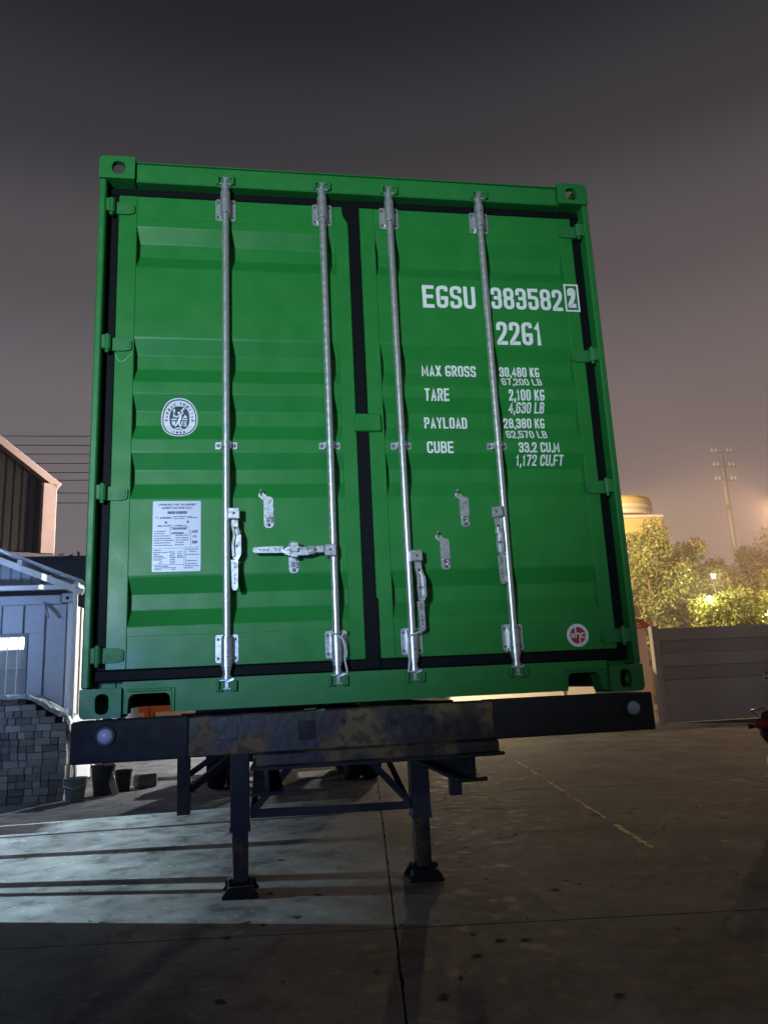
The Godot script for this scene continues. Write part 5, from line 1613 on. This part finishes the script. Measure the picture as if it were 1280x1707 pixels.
func make_right_side() -> void:
	# scooter parked at the edge of the picture, seen from behind
	var s := thing("parked_scooter", "dark scooter with red tail lights and a chrome rack parked on the concrete", "scooter", Vector3(4.52, 0, -3.80), -0.95)
	var whl := func(z: float) -> void:
		var xf := Transform3D(Basis(Vector3.BACK, PI / 2), Vector3(0, 0.24, z))
		var w := part(s, "wheel", MB.new().lathe([Vector2(0.15, -0.05), Vector2(0.21, -0.058), Vector2(0.238, -0.035), Vector2(0.24, 0.0), Vector2(0.238, 0.035), Vector2(0.21, 0.058), Vector2(0.15, 0.05)], xf, 30).mesh(), M.tyre)
		part(w, "rim", MB.new().lathe([Vector2(0.0001, 0.03), Vector2(0.05, 0.03), Vector2(0.06, 0.0), Vector2(0.14, 0.01), Vector2(0.155, 0.05), Vector2(0.155, -0.05), Vector2(0.05, -0.03), Vector2(0.0001, -0.03)], xf, 20).mesh(), M.leg_paint)
	whl.call(0.0)
	whl.call(-1.25)
	part(s, "mudguard", MB.new().tube([Vector3(0, 0.30, 0.30), Vector3(0, 0.46, 0.22), Vector3(0, 0.53, 0.02), Vector3(0, 0.50, -0.18)], [0.03, 0.075, 0.09, 0.09], 10).mesh(), M.dark_plastic)
	part(s, "body", MB.new().tube([Vector3(0, 0.82, 0.28), Vector3(0, 0.76, 0.12), Vector3(0, 0.66, -0.15), Vector3(0, 0.52, -0.42), Vector3(0, 0.36, -0.6)], [0.07, 0.14, 0.17, 0.17, 0.12], 14).mesh(), M.scooter_red)
	part(s, "footboard", bx(-0.17, 0.26, -0.98, 0.17, 0.34, -0.52, 0.03), M.dark_plastic)
	part(s, "leg_shield", MB.new().tube([Vector3(0, 0.30, -0.98), Vector3(0, 0.62, -1.06), Vector3(0, 0.98, -1.0)], [0.16, 0.19, 0.10], 14).mesh(), M.scooter_red)
	part(s, "seat", MB.new().tube([Vector3(0, 0.88, 0.24), Vector3(0, 0.87, -0.05), Vector3(0, 0.83, -0.32), Vector3(0, 0.80, -0.48)], [0.06, 0.11, 0.10, 0.05], 12).mesh(), M.dark_plastic)
	part(s, "handlebar", MB.new().tube([Vector3(-0.33, 1.06, -0.82), Vector3(-0.12, 1.04, -0.94), Vector3(0.12, 1.04, -0.94), Vector3(0.33, 1.06, -0.82)], 0.018, 8).mesh(), M.bolt)
	part(s, "rack", MB.new().tube([Vector3(-0.1, 0.86, 0.1), Vector3(-0.12, 0.95, 0.30), Vector3(0, 0.97, 0.38), Vector3(0.12, 0.95, 0.30), Vector3(0.1, 0.86, 0.1)], 0.011, 8).mesh(), M.chrome)
	part(s, "tail_light", MB.new().box(Vector3(-0.09, 0.78, 0.30), Vector3(0.09, 0.87, 0.36), 0.02).mesh(), M.tail_lens)
	for e in [-1.0, 1.0]:
		part(s, "indicator", MB.new().tube([Vector3(e * 0.10, 0.80, 0.30), Vector3(e * 0.16, 0.80, 0.32)], [0.015, 0.026], 10).mesh(), M.dark_plastic)
		part(s, "mirror", MB.new().tube([Vector3(e * 0.24, 1.07, -0.86), Vector3(e * 0.30, 1.24, -0.84)], 0.007, 6).box(Vector3(e * 0.30 - 0.06, 1.22, -0.85), Vector3(e * 0.30 + 0.06, 1.30, -0.83), 0.01).mesh(), M.chrome)
	part(s, "exhaust", MB.new().tube([Vector3(0.15, 0.22, 0.22), Vector3(0.15, 0.22, -0.25), Vector3(0.10, 0.24, -0.5)], [0.05, 0.05, 0.02], 12).mesh(), M.chrome)
	# what shows under the container: an orange barrier and a pale low wall in the lamp light
	for k in 3:
		var b := thing("plastic_barrier", ["orange road barrier nearest the cabin, end of the row", "middle orange road barrier of the row behind the trailer", "orange road barrier nearest the added lamp, end of the row"][k], "barrier", Vector3(-4.6 + k * 1.55, 0, -22.0), 0.0, "orange barriers behind the trailer")
		part(b, "body", MB.new().prism(PackedVector2Array([Vector2(-0.30, 0), Vector2(0.30, 0), Vector2(0.26, 0.25), Vector2(0.12, 0.5), Vector2(0.10, 1.0), Vector2(-0.10, 1.0), Vector2(-0.12, 0.5), Vector2(-0.26, 0.25)]), -0.75, 0.75, Transform3D(Basis(Vector3.UP, PI / 2), Vector3.ZERO)).mesh(), M.orange_plastic)
		part(b, "reflector", bx(-0.6, 0.70, 0.106, 0.6, 0.82, 0.125), M.cream_wall)
	var pw := thing("pale_wall", "low pale rendered wall behind the trailer seen under the container", "wall", Vector3(8.0, 0, -22.5))
	part(pw, "body", bx(-2.2, 0, -0.12, 2.95, 1.1, 0.12, 0.01), M.cream_wall)
	part(pw, "coping", bx(-2.25, 1.1, -0.16, 3.0, 1.18, 0.16, 0.01), M.cream_wall)

func make_lamps() -> void:
	# flood light at the back of the yard, hidden from here by the container: lights the cabin's end, the barriers and the ground behind the trailer
	var f := thing("flood_light", "white flood light on a mast at the back of the yard", "flood light", Vector3(2.4, 0, -17.6))
	part(f, "mast", MB.new().tube([Vector3.ZERO, Vector3(0, 4.6, 0)], 0.06, 10).mesh(), M.pole)
	part(f, "housing", bx(-0.25, 4.5, -0.08, 0.25, 4.9, 0.08, 0.02), M.dark_plastic)
	part(f, "led_panel", bx(-0.2, 4.55, 0.081, 0.2, 4.85, 0.09), glow(Color(0.9, 0.95, 1.0), 30.0))
	var sp := SpotLight3D.new()
	sp.name = "flood_beam"
	sp.light_color = srgb(Color(0.90, 0.94, 1.0))
	sp.light_energy = 300.0
	sp.light_size = 0.12
	sp.spot_range = 80.0
	sp.spot_attenuation = 2.0
	sp.spot_angle = 33.0
	sp.shadow_enabled = true
	f.add_child(sp)
	sp.position = Vector3(-0.05, 4.7, 0.12)
	sp.look_at_from_position(f.position + sp.position, Vector3(-3.2, 0.3, -12.2))
	# warm lamp added out of view to brighten the pale wall and the barriers
	var wl := thing("added_wall_lamp", "added unseen warm lamp that brightens the pale low wall and the barriers", "lamp", Vector3(5.2, 0, -20.4))
	part(wl, "post", MB.new().tube([Vector3.ZERO, Vector3(0, 3.0, 0)], 0.04, 8).mesh(), M.pole)
	part(wl, "cap", MB.new().lathe([Vector2(0.0001, 3.32), Vector2(0.2, 3.25), Vector2(0.2, 3.23), Vector2(0.02, 3.23)], Transform3D.IDENTITY, 14).mesh(), M.leg_paint)
	lamp_head(wl, Vector3(0, 3.12, 0), Color(1.0, 0.78, 0.48), 42.0, 20.0, 0.10)
	# tall warm lamp added unseen behind the container to brighten the hall's frame
	var hl := thing("street_lamp", "added unseen lamp behind the trailer that brightens the hall frame", "street lamp", Vector3(3.0, 0, -27.0))
	part(hl, "pole", MB.new().tube([Vector3.ZERO, Vector3(0, 9.2, 0)], [0.10, 0.06], 10).mesh(), M.pole)
	part(hl, "hood", MB.new().box(Vector3(-0.25, -0.2, 0.0), Vector3(0.25, 0.2, 0.3), 0.03, Transform3D(Basis.looking_at(Vector3(-10.2, -1.4, 2.6).normalized()), Vector3(0, 9.3, 0))).mesh(), M.leg_paint)
	part(hl, "led_panel", MB.new().box(Vector3(-0.2, -0.15, -0.02), Vector3(0.2, 0.15, -0.002), 0.0, Transform3D(Basis.looking_at(Vector3(-10.2, -1.4, 2.6).normalized()), Vector3(0, 9.3, 0))).mesh(), glow(Color(1.0, 0.72, 0.55), 20.0))
	var hs := SpotLight3D.new()
	hs.name = "fill_beam"
	hs.light_color = srgb(Color(1.0, 0.84, 0.78))
	hs.light_energy = 800.0
	hs.light_size = 0.12
	hs.spot_range = 100.0
	hs.spot_attenuation = 2.0
	hs.spot_angle = 20.0
	hs.shadow_enabled = true
	hl.add_child(hs)
	hs.transform = Transform3D(Basis.looking_at(Vector3(-10.2, -1.4, 2.6).normalized()), Vector3(-0.06, 9.29, 0.02))
	# two lamps on tripods before the doors, to the left behind the photographer
	work_light("cool white work light on a tall tripod facing the container doors", Vector3(-3.4, 0, 7.0), 2.5, Vector3(-0.45, 3.1, 0), Color(0.72, 0.93, 1.0), 49.0, 17.5, 0.42, 0.30)
	work_light("small bluish lamp on a low tripod facing the container doors", Vector3(-2.3, 0, 5.2), 1.5, Vector3(-1.0, 1.75, 0), Color(0.12, 0.26, 1.0), 7.5, 17.0, 0.25, 0.16)

func work_light(label: String, at: Vector3, h: float, aim: Vector3, c: Color, e: float, cone: float, hw: float, hh: float) -> void:
	var w := thing("work_light", label, "work light", at, 0.0, "work lights before the doors")
	for k in 3:
		var a := TAU * k / 3.0 + 0.4
		part(w, "leg", MB.new().tube([Vector3(0, h * 0.45, 0), Vector3(cos(a) * 0.45, 0.0, sin(a) * 0.45)], 0.014, 7).mesh(), M.bolt)
	part(w, "mast", MB.new().tube([Vector3(0, h * 0.4, 0), Vector3(0, h - hh, 0)], 0.016, 8).mesh(), M.bolt)
	var face := Transform3D(Basis.looking_at((aim - at - Vector3(0, h, 0)).normalized()), Vector3(0, h, 0))
	part(w, "housing", MB.new().box(Vector3(-hw, -hh, 0.02), Vector3(hw, hh, 0.10), 0.02, face).mesh(), M.dark_plastic)
	part(w, "led_panel", MB.new().box(Vector3(-hw + 0.05, -hh + 0.05, 0.0), Vector3(hw - 0.05, hh - 0.05, 0.019), 0.002, face).mesh(), glow(c, 8.0))
	var ws := SpotLight3D.new()
	ws.name = "work_beam"
	ws.light_color = srgb(c)
	ws.light_energy = e
	ws.light_size = hh * 0.8
	ws.spot_range = 60.0
	ws.spot_attenuation = 2.0
	ws.spot_angle = cone
	ws.spot_angle_attenuation = 0.9
	ws.shadow_enabled = true
	w.add_child(ws)
	ws.transform = Transform3D(face.basis, face.origin - face.basis.z * 0.04)

# ---------------------------------------------------------------- the scene
func _ready() -> void:
	rng.seed = 1
	var cam := Camera3D.new()
	cam.name = "camera"
	cam.fov = 67.31
	cam.far = 500.0
	cam.near = 0.05
	add_child(cam)
	cam.position = Vector3(-0.5039, 1.379, 3.3431)
	cam.rotation = Vector3(0.21814, -0.16751, -0.04824)
	cam.current = true

	# low cloud lit by the town: grey overhead, paler and warmer towards the horizon and the street
	var W := 512
	var H := 256
	var sky := Image.create(W, H, false, Image.FORMAT_RGBF)
	var stops := [[-90.0, 0.020], [-2.0, 0.10], [2.0, 0.165], [8.0, 0.170], [19.0, 0.145], [30.0, 0.085], [38.0, 0.044], [46.0, 0.0215], [60.0, 0.013], [90.0, 0.010]]
	var cloud := FastNoiseLite.new()
	cloud.seed = 3
	cloud.frequency = 0.9
	for y in H:
		var el := 90.0 - (y + 0.5) / H * 180.0
		var v := 0.0
		for k in stops.size() - 1:
			if el >= stops[k][0] and el <= stops[k + 1][0]:
				v = lerpf(stops[k][1], stops[k + 1][1], smoothstep(0.0, 1.0, (el - stops[k][0]) / (stops[k + 1][0] - stops[k][0])))
		for x in W:
			# in a panorama the first column looks along -z, a quarter on along +x
			var az := (x + 0.5) / W * TAU
			var toward := maxf(0.0, cos(az - 0.85))
			var warm := pow(toward, 3.0) * exp(-maxf(el, 0.0) / 20.0)
			var dir := Vector3(sin(az) * cos(deg_to_rad(el)), sin(deg_to_rad(el)), -cos(az) * cos(deg_to_rad(el)))
			var n := 1.0 + 0.07 * cloud.get_noise_3d(dir.x * 2.0, dir.y * 4.0, dir.z * 2.0)
			sky.set_pixel(x, y, Color(v * n * (1.0 + 1.0 * warm - 0.12 * smoothstep(28.0, 50.0, el)), v * n * (0.90 + 0.48 * warm), v * n * (1.0 + 0.10 * warm + 0.12 * smoothstep(28.0, 50.0, el))))
	var sm := PanoramaSkyMaterial.new()
	sm.panorama = ImageTexture.create_from_image(sky)
	var sk := Sky.new()
	sk.sky_material = sm
	var env := Environment.new()
	env.background_mode = Environment.BG_SKY
	env.sky = sk
	env.background_energy_multiplier = 1.0
	env.tonemap_mode = Environment.TONE_MAPPER_LINEAR
	env.tonemap_exposure = 1.0
	env.volumetric_fog_enabled = true
	env.volumetric_fog_density = 0.0
	env.sdfgi_enabled = true
	env.ssao_enabled = true
	env.ssil_enabled = true
	var we := WorldEnvironment.new()
	we.name = "world_environment"
	we.environment = env
	add_child(we)
	var moon := DirectionalLight3D.new()
	moon.name = "moon"
	moon.light_energy = 0.01
	moon.light_angular_distance = 20.0
	moon.light_color = Color(0.9, 0.93, 1.0)
	moon.shadow_enabled = true
	add_child(moon)
	moon.rotation = Vector3(-1.1, 0.5, 0)

	make_materials()
	make_lamps()
	make_ground()
	make_chassis()
	make_container()
	make_left_side()
	plank_wall()
	make_street()
	make_trees()
	make_right_side()

	# haze volume added to give the street lamp its glow over the trees
	var fm := FogMaterial.new()
	fm.density = 0.009
	fm.albedo = Color(0.95, 0.92, 0.90)
	var glow_haze := FogVolume.new()
	glow_haze.name = "glow_haze"
	glow_haze.shape = RenderingServer.FOG_VOLUME_SHAPE_ELLIPSOID
	glow_haze.size = Vector3(42, 26, 24)
	glow_haze.material = fm
	add_child(glow_haze)
	glow_haze.position = Vector3(17.0, 5.0, -25.0)
	glow_haze.set_meta("kind", "stuff")
	tag(glow_haze, "added haze that spreads the street lamp glow over the trees", "haze")
